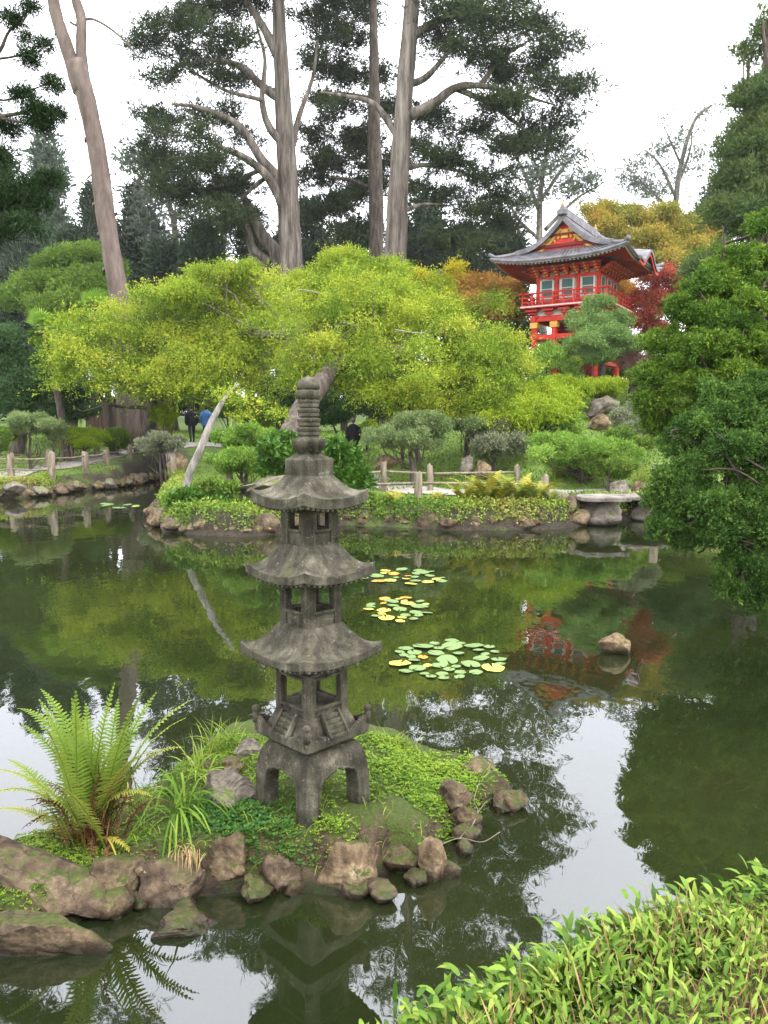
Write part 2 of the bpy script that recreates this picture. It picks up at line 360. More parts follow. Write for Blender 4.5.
# ================================================================ terrain
def sm(t): t=np.clip(t,0,1); return t*t*(3-2*t)
far_px=[(-70,508),(-30,502),(0,499),(40,497),(80,491),(120,488),(150,481),(172,478),(176,486),(160,503),(157,519),(166,531),(200,535),(240,537),(275,534),(300,528),(350,525),(400,527),(450,530),(500,530),(550,529),(582,526),(600,521),(640,520),(680,520),(712,526),(745,545),(775,575),(800,612)]
POND=[tuple(onz(u,v)[:2]) for u,v in far_px]+[(5.6,7.4),(5.0,5.6),(3.9,4.2),(2.4,3.1),(1.3,2.2),(.3,1.62),(-1.0,1.15),(-3,0.8),(-5.5,0.6),(-6.6,3),(-7.0,8),(-9.5,14),(-14.5,20),(-17,22.5)]
POND=np.array(POND)
def sdf(x,y,poly):
    """signed distance, positive outside"""
    x=np.asarray(x,float);y=np.asarray(y,float);d=np.full(x.shape,1e9);ins=np.zeros(x.shape,bool);n=len(poly)
    for i in range(n):
        ax,ay=poly[i];bx,by=poly[(i+1)%n];ex,ey=bx-ax,by-ay
        t=np.clip(((x-ax)*ex+(y-ay)*ey)/(ex*ex+ey*ey),0,1)
        d=np.minimum(d,np.hypot(x-ax-t*ex,y-ay-t*ey))
        c=((ay>y)!=(by>y)); 
        with np.errstate(divide='ignore',invalid='ignore'):
            xi=(bx-ax)*(y-ay)/(by-ay if by!=ay else 1e-9)+ax
        ins^=c&(x<xi)
    return np.where(ins,-d,d)
def wob(x,y,s=1.):
    return np.sin(x*1.7*s+y*.9*s)*.5+np.sin(y*2.3*s-x*1.1*s+2)*.35+np.sin((x+y)*4.1*s+1)*.15
def ground(x,y,s=None):
    x=np.asarray(x,float);y=np.asarray(y,float)
    if s is None: s=sdf(x,y,POND)
    far=sm((y-12)/5)
    bank=np.where(s>0,.14+(.28+.06*far)*sm(s/.32),np.maximum(-.9,.12+s*1.6))
    hl=1.6*sm((y-25)/18)
    hr=4.3*np.clip((y-20.5)/20.5,0,1)**1.05+ .35*sm((y-18.5)/3)*0
    w=sm((x-.5)/5.5)
    h=(hl*(1-w)+hr*w)
    rightbank=1.0*sm((x-5.3)/3)*sm((16-y)/6)
    h=h+rightbank+2.0*sm((y-44)/40)+ .05*wob(x,y,1.5)*np.clip(s,0,1)
    return bank+np.where(s>0,h,0)
def gz(x,y): return float(ground(np.array([x]),np.array([y]))[0])
def hit(u,v):
    d=ray(u,v); t=np.arange(4,110,.05); X_=d[0]*t;Y_=d[1]*t;Z_=EYE+d[2]*t; h=ground(X_,Y_); k=np.argmax(Z_<=np.maximum(h,0)); return X_[k],Y_[k]
def axis(lo,hi,step,far):
    a=np.arange(lo,hi+1e-6,step); r=[];v=hi;st=step
    while v<far: st*=1.25; v+=st; r.append(v)
    l=[];v=lo;st=step
    while v>-far: st*=1.25; v-=st; l.append(v)
    return np.array(l[::-1]+list(a)+r)
X=axis(-19,20,.14,150); Yg=axis(.3,46,.14,150)
gx,gy=np.meshgrid(X,Yg); S=sdf(gx,gy,POND); gzv=ground(gx,gy,S)
g=G(); nx,ny=len(X),len(Yg)
i=(np.arange(ny-1)[:,None]*nx+np.arange(nx-1)[None]); F=np.stack([i,i+1,i+nx+1,i+nx],-1).reshape(-1,4)
g.add(np.stack([gx,gy,gzv],-1).reshape(-1,3),F,np.clip(S.ravel()/3,0,1))
m,nt=newmat('ground_cover'); L=nt.links
tc=nd(nt,'ShaderNodeTexCoord')
n1=nd(nt,'ShaderNodeTexNoise',Scale=.9,Detail=8.0,Roughness=.7); L.new(tc.outputs['Object'],n1.inputs['Vector'])
n2=nd(nt,'ShaderNodeTexNoise',Scale=14.0,Detail=6.0,Roughness=.75); L.new(tc.outputs['Object'],n2.inputs['Vector'])
r1=ramp(nt,n2.outputs['Fac'],[(.045,.08,.012),(.12,.20,.025),(.22,.31,.05)],[.3,.5,.75])
r2=ramp(nt,n2.outputs['Fac'],[(.014,.011,.007),(.042,.031,.019),(.095,.07,.042)],[.3,.5,.75])
at_=nd(nt,'ShaderNodeAttribute',attribute_name='tint')
k1=nd(nt,'ShaderNodeMath',operation='MULTIPLY_ADD'); L.new(n1.outputs['Fac'],k1.inputs[0]); k1.inputs[1].default_value=.9; L.new(at_.outputs['Fac'],k1.inputs[2])
k2=nd(nt,'ShaderNodeMapRange'); L.new(k1.outputs[0],k2.inputs[0]); k2.inputs[1].default_value=.48; k2.inputs[2].default_value=.70
mc=nd(nt,'ShaderNodeMix',data_type='RGBA'); L.new(k2.outputs[0],mc.inputs[0]); L.new(r2.outputs[0],mc.inputs[6]); L.new(r1.outputs[0],mc.inputs[7])
b=nd(nt,'ShaderNodeBsdfPrincipled',Roughness=.9); L.new(mc.outputs[2],b.inputs['Base Color'])
bp=nd(nt,'ShaderNodeBump',Strength=.8,Distance=.08); L.new(n2.outputs['Fac'],bp.inputs['Height']); L.new(bp.outputs[0],b.inputs['Normal'])
o=nd(nt,'ShaderNodeOutputMaterial'); L.new(b.outputs[0],o.inputs[0]); M['ground']=m
tag(g.build('ground',m,smooth=True),kind='structure')

# ---------------------------------------------------------------- water
m,nt=newmat('pond_water'); L=nt.links
tc=nd(nt,'ShaderNodeTexCoord')
mp=nd(nt,'ShaderNodeMapping'); mp.inputs['Scale'].default_value=(1,.55,1); L.new(tc.outputs['Object'],mp.inputs['Vector'])
n1=nd(nt,'ShaderNodeTexNoise',Scale=2.2,Detail=3.0,Roughness=.5); L.new(mp.outputs[0],n1.inputs['Vector'])
n2=nd(nt,'ShaderNodeTexNoise',Scale=.25,Detail=3.0); L.new(tc.outputs['Object'],n2.inputs['Vector'])
bp=nd(nt,'ShaderNodeBump',Strength=.22,Distance=.02); L.new(n1.outputs['Fac'],bp.inputs['Height'])
cr=ramp(nt,n2.outputs['Fac'],[(.011,.018,.006),(.034,.042,.012)],[.35,.7])
df=nd(nt,'ShaderNodeBsdfDiffuse'); L.new(cr.outputs[0],df.inputs['Color'])
tr=nd(nt,'ShaderNodeBsdfTransparent'); tr.inputs[0].default_value=(.75,.72,.45,1)
body=nd(nt,'ShaderNodeMixShader'); body.inputs[0].default_value=.35; L.new(df.outputs[0],body.inputs[1]); L.new(tr.outputs[0],body.inputs[2])
gl=nd(nt,'ShaderNodeBsdfGlossy',Roughness=.012); gl.inputs['Color'].default_value=(.93,.95,1,1); L.new(bp.outputs[0],gl.inputs['Normal'])
fr=nd(nt,'ShaderNodeFresnel',IOR=2.1); L.new(bp.outputs[0],fr.inputs['Normal'])
mx=nd(nt,'ShaderNodeMixShader'); L.new(fr.outputs[0],mx.inputs[0]); L.new(body.outputs[0],mx.inputs[1]); L.new(gl.outputs[0],mx.inputs[2])
o=nd(nt,'ShaderNodeOutputMaterial'); L.new(mx.outputs[0],o.inputs[0]); M['water']=m
g=G(); 
g.add([(-40,-.3,0),(40,-.3,0),(40,38,0),(-40,38,0)],[[0,1,2,3]])
tag(g.build('pond_water',m),kind='structure')

# ---------------------------------------------------------------- paths (sheets laid on the ground)
M['path']=plain('path_gravel',(.34,.31,.28),rough=.9,var=.18,scale=3,bump=.4)
def path(pts,w,name):
    P=spline([(p[0],p[1],0) for p in pts],60)[:,:2]; T=unit(np.gradient(P,axis=0)); N=np.stack([-T[:,1],T[:,0]],-1)
    us=np.linspace(-.5,.5,9); V=[]
    for i in range(60):
        for u in us:
            q=P[i]+N[i]*w*(u+.03*math.sin(i*1.3+u*9)); V.append((q[0],q[1],gz(*q)+.035))
    i=np.arange(59)[:,None]*9+np.arange(8)[None]
    g=G(); g.add(V,np.stack([i,i+1,i+10,i+9],-1).reshape(-1,4)); tag(g.build(name,M['path'],smooth=True),kind='structure')
def gp(u,v,z): return onz(u,v,z)[:2]
path([hit(-60,486),hit(-20,480),hit(20,473),hit(55,467),hit(90,461),hit(125,454),hit(165,448),hit(230,447),(-3.5,31),(-.9,28),(.1,24),(1.2,21.2),(3.2,20.4),(5.5,20.3),(7.2,20.2)],1.35,'path')

# ================================================================ islet
isl_px=[(-130,985),(-60,985),(0,950),(55,935),(100,912),(125,900),(200,897),(240,892),(290,892),(345,896),(372,886),(392,872),(420,886),(446,880),(452,855),(470,828),(500,812),(527,806),(528,792),(500,775),(470,762),(430,752),(380,742),(330,737),(260,735),(215,748),(185,775),(150,800),(110,812),(70,835),(30,850),(0,856),(-130,850)]
ISL=np.array([onz(u,v)[:2] for u,v in isl_px])
def islz(x,y,s=None):
    if s is None: s=-sdf(x,y,ISL)
    core=.205*sm(s/.17)
    lx,ly=-.38,3.95
    h=core+.03*np.exp(-((x-lx)**2+(y-ly)**2)/.35)-.09*sm((x-.0)/.3)
    h=h*np.where(x<-1.25,.75,1)
    h=h+ .022*wob(x,y,5)*sm(s/.2)+.012*wob(x+3,y,13)*sm(s/.2)
    return np.where(s>0,h,np.maximum(-.5,s*1.8))
x0,x1=ISL[:,0].min()-.3,ISL[:,0].max()+.3; y0,y1=ISL[:,1].min()-.3,ISL[:,1].max()+.3
X=np.arange(x0,x1,.025);Yy=np.arange(y0,y1,.025);ax_,ay_=np.meshgrid(X,Yy);s_=-sdf(ax_,ay_,ISL);z_=islz(ax_,ay_,s_)
g=G();nx,ny=len(X),len(Yy);i=(np.arange(ny-1)[:,None]*nx+np.arange(nx-1)[None])
F=np.stack([i,i+1,i+nx+1,i+nx],-1).reshape(-1,4)
keep=(s_.ravel()[F]>-.28).any(1)
g.add(np.stack([ax_,ay_,z_],-1).reshape(-1,3),F[keep])
M['islet']=rockmat('islet_soil',[(.015,.010,.006),(.055,.037,.022),(.11,.075,.045),(.18,.13,.08)],scale=11,fine=85,bump=1,dist=.05,moss=(.050,.070,.012),mossamt=.52,finebump=1,wet=True,finemix=.9)
tag(g.build('islet_ground',M['islet'],smooth=True),kind='structure')
def iz(x,y): return float(islz(np.array([x]),np.array([y]))[0])
def onisl(u,v):
    """islet surface seen at pixel (u,v)"""
    d=ray(u,v); t=2.0
    for _ in range(900):
        p=np.array([d[0]*t,d[1]*t,EYE+d[2]*t])
        if p[2]<=max(iz(p[0],p[1]),0): return p
        t+=.006
    return p

# ================================================================ rocks
def rockmesh(seed,sub=3,flat=.8,planes=14,rough=.05):
    r=np.random.default_rng(seed); bm=bmesh.new(); bmesh.ops.create_icosphere(bm,subdivisions=sub,radius=1)
    V=np.array([v.co[:] for v in bm.verts]); F=np.array([[v.index for v in f.verts] for f in bm.faces]); bm.free()
    N=unit(r.normal(size=(planes,3))); dd=.50+.36*r.random(planes)
    rad=np.ones(len(V))
    for n_,d_ in zip(N,dd):
        c=V@n_; rad=np.where(c>.05,np.minimum(rad,d_/np.maximum(c,.05)),rad)
    if sub>=5:
        from mathutils import noise
        off=Vector((seed*3.1,seed*1.7,0)); 
        rad=rad*np.array([1+.15*(noise.ridged_multi_fractal(Vector(v)*1.1+off,.75,2.3,6,1.0,2.0)-1.2)*.5 for v in V])
    ph=r.random((5,3))*6.3; fq=r.normal(size=(5,3))*np.array([2.5,3.5,6,9,14])[:,None]
    am=np.array([.06,.05,.035,.025,.015])*rough/.05
    for k in range(5): rad=rad*(1+am[k]*np.sin(V@fq[k]+ph[k,0]))
    return V*rad[:,None],F
ROCKP=[rockmesh(k) for k in range(6)]
def rock(label,c,size,mat,rz=0,seed=None,group=None,name='rock',tilt=0,sub=5,rough=.05,planes=14,smooth=True):
    V,F=(rockmesh(seed,sub,planes=planes,rough=rough) if seed is not None else ROCKP[rng.integers(6)])
    g=G(); V=V*np.asarray(size)
    if tilt: a,b=math.cos(tilt),math.sin(tilt); V=V@np.array([[a,0,b],[0,1,0],[-b,0,a]])
    a,b=math.cos(rz),math.sin(rz); V=V@np.array([[a,b,0],[-b,a,0],[0,0,1]])
    g.add(V,F)
    o=g.build(name,M[mat],smooth=smooth); o.location=tuple(c); LOC[o.name]=np.array(c,float)
    o.data.set_sharp_from_angle(angle=R(26))
    return tag(o,label,'rock',group)
def prock(label,u,v,Y,ru,rv,mat,**k):      # centre pixel, depth, half sizes in pixels
    p=at(u,v,Y); q=mpp(Y,p[2]); dep=k.pop('dep',.8)
    if Y>10: k.setdefault('sub',4)
    ru*=1.14; rv*=1.14
    return rock(label,p,(ru*q,ru*q*dep,rv*q),mat,**k)
# hero rocks of the islet: Y taken from the waterline pixel below each rock
def wl(v): return onz(384,v)[1]
prock('large tan boulder with pitted face at the front edge of the islet, below the lantern',350,870,wl(905)+.16,38,36,'rock_tan',seed=71,sub=5,rough=.045,planes=18)
prock('small tan upright rock at the water edge, right of the large tan boulder',434,864,wl(886)+.07,16,25,'rock_tan',seed=12)
prock('broad smooth grey brown rock at the right end of the islet',474,780,wl(800)+.22,34,24,'rock_tan',seed=13,rz=.4)
prock('small dark rock standing in the water off the right tip of the islet',510,801,wl(812)+.06,19,12,'rock_moss',seed=14)
prock('pinkish rock with a flat lit top between the moss and the right tip',452,797,wl(838)+.2,20,15,'rock_red',seed=15,tilt=.4)
prock('small tan stone wedged under the pinkish rock',436,826,wl(845)+.12,11,12,'rock_tan',seed=16)
prock('rounded brown rock below the pinkish rock, partly in the water',462,822,wl(836)+.1,18,18,'rock_moss',seed=17)
prock('tall brown rock overgrown with dry roots below the strap leaved grass',172,888,wl(915)+.15,42,34,'rock_red',seed=18)
prock('narrow brown rock half under the soil left of the large tan boulder',283,878,wl(905)+.14,18,28,'rock_red',seed=19)
prock('long reddish slab of rock tilted at the left edge under the fern',38,882,wl(955)+.35,78,35,'rock_red',seed=30,tilt=-.28,dep=.45,sub=5,planes=20)
prock('long mossy brown rock lying in the water at the lower left edge',45,938,wl(975)+.17,76,24,'rock_moss',seed=21,tilt=-.22,dep=.32,sub=5)
prock('wrinkled weathered brown rock beside the left foot of the lantern',228,792,3.98,27,22,'rock_grey',seed=22,rough=.1,sub=5)
prock('small pale round rock behind the wrinkled rock',233,765,4.35,12,11,'rock_tan',seed=23)
prock('pale mossy rock at the back of the islet, behind the left leg of the lantern',250,752,4.55,17,11,'rock_grey',seed=24)
prock('small pinkish rock at the back shore of the islet, left of the pale ones',213,770,4.4,12,10,'rock_red',seed=25)
prock('flat pale stone lying in the shade under the lantern base',298,806,3.95,28,7,'rock_grey',seed=26)
prock('dark mossy submerged stone in front of the strap leaved grass',188,925,wl(930)+.02,30,10,'rock_moss',seed=27)
prock('brown soil covered rock under the wrinkled rock at the front bank',232,860,wl(905)+.2,26,30,'rock_moss',seed=28)
prock('low brown rock at the front bank, between the tan boulder and the tan upright rock',398,862,wl(885)+.16,22,20,'rock_moss',seed=29)
prock('dark brown rock at the waterline right below the fern',120,880,wl(925)+.2,28,28,'rock_moss',seed=33)
def bankrocks(pts,n,label,group,size=(.16,.34),mats=('rock_tan','rock_grey','rock_moss','rock_red'),jit=.25,zf=.3):
    P=spline([(p[0],p[1],0) for p in pts],n*3)
    L_=np.r_[0,np.cumsum(np.linalg.norm(np.diff(P,axis=0),axis=1))]
    for t in (np.arange(n)+.5)/n*L_[-1]:
        t=t+rng.normal()*.15; x=np.interp(t,L_,P[:,0])+rng.normal()*jit*.3; y=np.interp(t,L_,P[:,1])+rng.normal()*jit*.4
        s=size[0]+(size[1]-size[0])*rng.random()**1.6
        if y>12: y+=.13; s*=1.3
        rock(label,(x,y,max(.02,s*zf+(.06 if y>12 else 0))),(s,s*.8,s*(.45+.4*rng.random())),mats[rng.integers(len(mats))],rz=rng.random()*6,group=group)
W=lambda L_: [onz(u,v)[:2] for u,v in L_]
bankrocks(W([(20,948),(60,932),(105,908),(160,905),(200,901),(240,897),(290,895),(320,900),(360,895),(392,878),(420,882),(450,868),(462,845),(480,822),(515,808)]),17,'dark earthy rock packed along the front waterline of the islet','dark rocks packed along the front of the islet',(.07,.13),('rock_moss','rock_moss','rock_red'),jit=.10,zf=.25)
bankrocks(W([(110,890),(160,880),(210,872),(260,872),(300,872)]),14,'dark earthy rock in the upper front bank of the islet','dark rocks in the upper front bank of the islet',(.04,.08),('rock_moss','rock_moss','rock_tan'),jit=.3,zf=1.6)
# lone rock in the pond
prock('squared tan rock standing alone in the open pond',612,645,wl(655)+.12,17,14,'rock_tan',seed=31,name='rock',planes=9,rough=.03)

# bank rocks
bankrocks(W([(-30,502),(0,499),(40,497),(80,491),(120,488),(150,481),(172,478)]),80,'weathered rock in the edging of the left bank below the rope rail fence','rocks edging the left bank',(.12,.36))
bankrocks(W([(157,515),(166,530),(200,534),(240,536),(275,533),(300,527),(350,524)]),74,'brown rock at the waterline of the leafy peninsula','rocks edging the leafy peninsula',(.12,.30),('rock_red','rock_moss','rock_tan'))
bankrocks(W([(350,524),(400,526),(450,529),(500,529),(550,527)]),90,'dark rock under the fern bank below the middle fence','rocks edging the middle bank',(.14,.30),('rock_moss','rock_moss','rock_tan'))
bankrocks(W([(640,520),(680,520),(712,526),(745,545),(775,575),(800,612)]),18,'pinkish rock on the right bank behind the dark evergreen','rocks edging the right bank',(.14,.3),('rock_red','rock_tan'))
prock('large brown rock in a pile by the stone bridge',568,508,17.9,16,14,'rock_red',seed=41)
prock('tan broken faced rock at the foot of the pile by the stone bridge',580,519,17.6,11,8,'rock_tan',seed=42)
prock('small grey rock on top of the pile by the stone bridge',556,499,18.3,12,8,'rock_grey',seed=43)
prock('grey upright stone standing left of the white post behind the stone bridge',618,489,19.6,9,9,'rock_grey',seed=44)
prock('rounded grey stone right of the upright stone behind the bridge',641,490,19.6,9,8,'rock_tan',seed=45)
prock('big slanting grey boulder on the hillside below the pagoda',603,407,31,20,9,'rock_grey',seed=46,tilt=.25)
prock('tan boulder below the slanting boulder on the hillside',598,424,29,11,11,'rock_tan',seed=47)
prock('pale boulder on the hillside partly behind the dark evergreen',645,394,30,18,7,'rock_tan',seed=48,tilt=.3)
prock('grey rock behind the middle fence, below the grey green shrub',467,465,22.5,9,9,'rock_grey',seed=49)
prock('tan rock behind the middle fence, right of the grey rock',482,470,22.3,8,11,'rock_tan',seed=50)
prock('low pale rock beside the path behind the lantern',385,462,23.5,14,8,'rock_tan',seed=51)
prock('long weathered slab of rock on the peninsula, left of the lantern',262,486,18.1,30,9,'rock_grey',seed=52,tilt=.22,rough=.09,planes=18)
prock('brown rock under the weathered slab on the peninsula',243,517,17.5,14,11,'rock_red',seed=53)
prock('dark rock at the waterline of the peninsula left tip',170,524,17.3,11,8,'rock_moss',seed=54)
prock('tan boulder under the shrubs on the left bank near the inlet',178,437+25,27.5,10,10,'rock_tan',seed=55)
prock('flat grey rock at the left end of the left bank',15,487,24.5,10,7,'rock_grey',seed=56)

# stone bridge slabs
M['slab']=rockmat('bridge_slab_stone',[(.06,.05,.042),(.15,.13,.11),(.26,.23,.20),(.36,.32,.29)],scale=3,fine=30,bump=.5,dist=.03)
def slab(u0,u1,v0,v1,Y,label,thick,dep):
    t=thing('stone_bridge',label,'bridge',at((u0+u1)/2,v1,Y),group='stone slabs over the inlet')
    a=at(u0,v0,Y);b_=at(u1,v0,Y);w=(b_[0]-a[0])
    g=G();n=22;th=np.linspace(0,2*PI,n,endpoint=False)
    ox=np.sign(np.cos(th))*np.abs(np.cos(th))**.4*w/2*(1+.04*rng.normal(size=n));oy=np.sign(np.sin(th))*np.abs(np.sin(th))**.4*dep/2*(1+.04*rng.normal(size=n))
    prism(g,np.stack([ox+(a[0]+b_[0])/2,oy+Y+dep/2],-1),'z',a[2]-thick,a[2]); g.build('slab',M['slab'],t,bevel=.02)
    g=G();V,F=rockmesh(60+int(u0),4,planes=9);V=V*np.array([w*.46,dep*.40,(a[2]+.1)/2])+np.array([(a[0]+b_[0])/2,Y+dep*.5,(a[2]-thick-.1)/2]);g.add(V,F);g.build('pier',M['rock_grey'],t,smooth=True)
    return t
slab(585,634,498,521,17.3,'thick grey stone slab bridge on a rock pier by the rock pile',.10,1.2)
slab(630,688,497,520,18.2,'flat pale stone slab running on from the thick one toward the evergreen',.09,1.3)
# ================================================================ stone lantern (five parts stacked on four legs)
LY=3.94; LX=at(311,640,LY)[0]; LB=.222
def lz(v): return at(311,v,LY)[2]-LB
def lr(px,v): return px*mpp(LY,at(311,v,LY)[2])     # half diagonal in metres
S2=math.sqrt(2)
lan=thing('stone_lantern','tall three roofed stone pagoda lantern on four arched legs standing on the islet','stone lantern',(LX,LY,LB),R(45.5))
ML=M['lantern']
def lbuild(g,name,parent=lan,smooth=False,bevel=.004):
    o=g.build(name,ML,parent,local=True,smooth=smooth)
    if bevel: 
        b_=o.modifiers.new('bev','BEVEL'); b_.width=bevel; b_.segments=2; b_.limit_method='ANGLE'; b_.angle_limit=R(35)
    return o
# legs
g=G(); hb=lr(57,801)/S2; zt=lz(738); ht=lr(38,735)/S2
HZ=lambda z: hb*np.interp(z,[-.05,.05,zt*.45,zt*.68,zt*.82,zt*.92,zt*.985,zt],[1.01,1.0,.985,.95,.90,.83,.74,.62])
lw=.088; ow=hb-lw; hgt=zt*.64
arch=[(-1,.55),(-.93,.82),(-.78,.94),(-.62,.955),(-.50,1.01),(-.36,1.035),(-.22,1.02),(-.10,1.06),(0,1.09)]
arch=arch+[(-x,z) for x,z in arch[:-1][::-1]]; arch=[(x*ow,z*hgt) for x,z in arch]
zc=hgt*1.12
def quadstrip(g,A_,B_):                      # rows of 3-D points A_, B_
    A_=np.array(A_);B_=np.array(B_);n=len(A_);i=np.arange(n-1); g.add(np.vstack([A_,B_]),np.stack([i,i+1,i+1+n,i+n],-1))
for s in range(4):
    a=s*PI/2; ca,sa=math.cos(a),math.sin(a); T=lambda x,y,z:(x*ca-y*sa,x*sa+y*ca,z)
    zs=np.linspace(-.05,zc,12)
    for sg in (-1,1):                        # leg faces
        xo=[T(sg*HZ(z),-HZ(z),z) for z in zs]; xm=[T(sg*(HZ(z)*.5+ow*.5),-HZ(z),z) for z in zs]; xi=[T(sg*ow,-HZ(z),z) for z in zs]
        if sg<0: quadstrip(g,xm,xo); quadstrip(g,xi,xm)
        else: quadstrip(g,xo,xm); quadstrip(g,xm,xi)
        quadstrip(g,[T(sg*ow,-HZ(z),z) for z in (-.05,hgt*.28,hgt*.55)],[T(sg*ow,-ow,z) for z in (-.05,hgt*.28,hgt*.55)])
    for (x0,z0),(x1,z1) in zip(arch[:-1],arch[1:]):
        f=np.linspace(0,1,6)
        quadstrip(g,[T(x0,-HZ(z0+(zc-z0)*k),z0+(zc-z0)*k) for k in f],[T(x1,-HZ(z1+(zc-z1)*k),z1+(zc-z1)*k) for k in f])
        g.add([T(x0,-HZ(z0),z0),T(x1,-HZ(z1),z1),T(x1,-ow,z1),T(x0,-ow,z0)],[[0,1,2,3]])
        g.add([T(x0,-ow,z0),T(x1,-ow,z1),T(x1,-ow,zc),T(x0,-ow,zc)],[[0,1,2,3]])
g.add([(-ow,-ow,zc-.001),(ow,-ow,zc-.001),(ow,ow,zc-.001),(-ow,ow,zc-.001)],[[0,3,2,1]])
zz=np.linspace(zc,zt,14)
sqloft(g,[(float(HZ(z)),z,0) for z in zz]+[(float(HZ(zt))*.5,zt+.002,0)],nu=16,cr=.001)
base=g.build('base',ML,lan,local=True); arch=[(ow*1.02,0.0)]+[(ow,0.02)]+arch[::-1]
# raised border following each arch
g=G()
for s in range(4):
    a=s*PI/2; 
    P=[]
    for x,z in arch[1:]+[(-ow*1.0,0.0)]: P.append((x*1.03+0.004*np.sign(x),z+.008))
    P=[(ow*1.06,0.0)]+P
    Q=[]
    for x,z in P:
        y=-hb*np.interp(z,[0,zt*.45,zt*.68,zt*.82],[1.0,.985,.95,.90])
        Q.append((x*math.cos(a)-y*math.sin(a),x*math.sin(a)+y*math.cos(a),z))
    tube(g,Q,.0075,6)
g.build('arch_border',ML,base,local=True,smooth=True)
# platform with low railings
zp0=lz(732); h0=lr(46,730)/S2; h1=lr(58,712)/S2; zp1=lz(722)+.0
g=G()
sqloft(g,[(h0*.88,zp0-.002,0),(h0,zp0-.001,0),(h1*.985,zp0+.001,0),(h1,zp0+.005,.0),(h1,zp0+.045,.045),(h1*.93,zp0+.046,.045),(h1*.90,zp0+.035,0.02),(h1*.86,zp0+.033,0)],nu=10,cr=.05)
plat=lbuild(g,'platform')
hs=lr(36,700)/S2                     # lowest storey half width
zs3b=lz(713)
g=G()
sqloft(g,[(h1*.84,zp0+.030,0),(hs*1.06,zs3b+.012,0),(hs*1.03,zs3b+.03,0)],nu=6,cr=.05); g.build('sloped_deck',ML,plat,local=True)
for s in range(4):
    a=s*PI/2; ca,sa=math.cos(a),math.sin(a)
    def T(x,y,z): return (x*ca-y*sa,x*sa+y*ca,z)
    # dipping rail wings either side of the stair
    for sg in (-1,1):
        g=G()
        xs=np.linspace(.34,.99,9)*h1*sg; top=[zp0+.055+.048*sm((abs(x)/h1-.34)/.6)**1.0*(1 if abs(x)<h1*.9 else .92) for x in xs]
        for k in range(8):
            V=[T(xs[k],-h1*.995,zp0+.03),T(xs[k+1],-h1*.995,zp0+.03),T(xs[k+1],-h1*.90,zp0+.03),T(xs[k],-h1*.90,zp0+.03),
               T(xs[k],-h1*.995,top[k]),T(xs[k+1],-h1*.995,top[k+1]),T(xs[k+1],-h1*.90,top[k+1]),T(xs[k],-h1*.90,top[k])]
            g.add(V,BF if sg>0 else BF[:,::-1])
        lbuild(g,'rail',plat,bevel=.003)
    # stair panel with treads and side stringers
    g=G(); p0=np.array([0,-h1*1.0,zp0+.030]);p1=np.array([0,-hs*1.04,zs3b+.035])
    for k in range(5):
        f=(k+.5)/5; q=p0+(p1-p0)*f
        V=np.array(T(*q)); box(g,V,(h1*.50,.020,.020),rz=a)
    for sg in (-1,1):
        beam(g,T(sg*h1*.27,p0[1],p0[2]+.012),T(sg*h1*.25,p1[1],p1[2]+.012),.014,.026)
    lbuild(g,'stair',plat,bevel=.002)
    g=G(); lathe(g,[(.001,zp0+.06),(.018,zp0+.06),(.018,zp0+.112),(.013,zp0+.118),(.019,zp0+.126),(.021,zp0+.135),(.016,zp0+.146),(.003,zp0+.152)],T(-h1*.96,-h1*.96,0),n=14)
    g.build('corner_post',ML,plat,local=True,smooth=True)
# storeys
def storey(vt,vb,hd,sill,lint,pw,frame=True,small=1.0):
    zt_,zb_=lz(vt),lz(vb); h=lr(hd,(vt+vb)/2)/S2; H=zt_-zb_; g=G()
    for sx in (-1,1):
        for sy in (-1,1): box(g,(sx*(h-pw/2),sy*(h-pw/2),(zt_+zb_)/2),(pw,pw,H))
    e=.004
    for s in range(4):
        a=s*PI/2;ca,sa=math.cos(a),math.sin(a)
        for zc,hh in ((zb_+H*sill/2,H*sill),(zt_-H*lint/2,H*lint)):
            y=-(h-pw*.40-e); box(g,(-y*sa*1.0,y*ca,zc),((h-pw)*2+.004,pw*.5,hh),rz=a)
        # raised window frame
        if frame:
            x0=(h-pw)*small; z0=zb_+H*sill;z1=zt_-H*lint; y=-(h-pw*.12)
            def T(x,z): return np.array([x*ca-y*sa,x*sa+y*ca,z])
            t=.014
            for p,q in (((-x0,z0),(x0,z0)),((x0,z0),(x0,z1)),((x0,z1),(-x0,z1)),((-x0,z1),(-x0,z0))): beam(g,T(*p),T(*q),.016,t)
    if small<1:
        for s in range(4):
            a=s*PI/2;ca,sa=math.cos(a),math.sin(a)
            for sg in (-1,1):
                w=(h-pw)*(1-small); x=sg*((h-pw)-w/2); y=-(h-pw*.42)
                box(g,(x*ca-y*sa,x*sa+y*ca,(zt_+zb_)/2),(w,pw*.5,H*.98),rz=a)
    return lbuild(g,'storey',lan,bevel=.003)
storey(666,712,36,.26,.10,.043)
storey(578,624,31,.34,.12,.046)
storey(500,545,29,.36,.22,.052,small=.9)
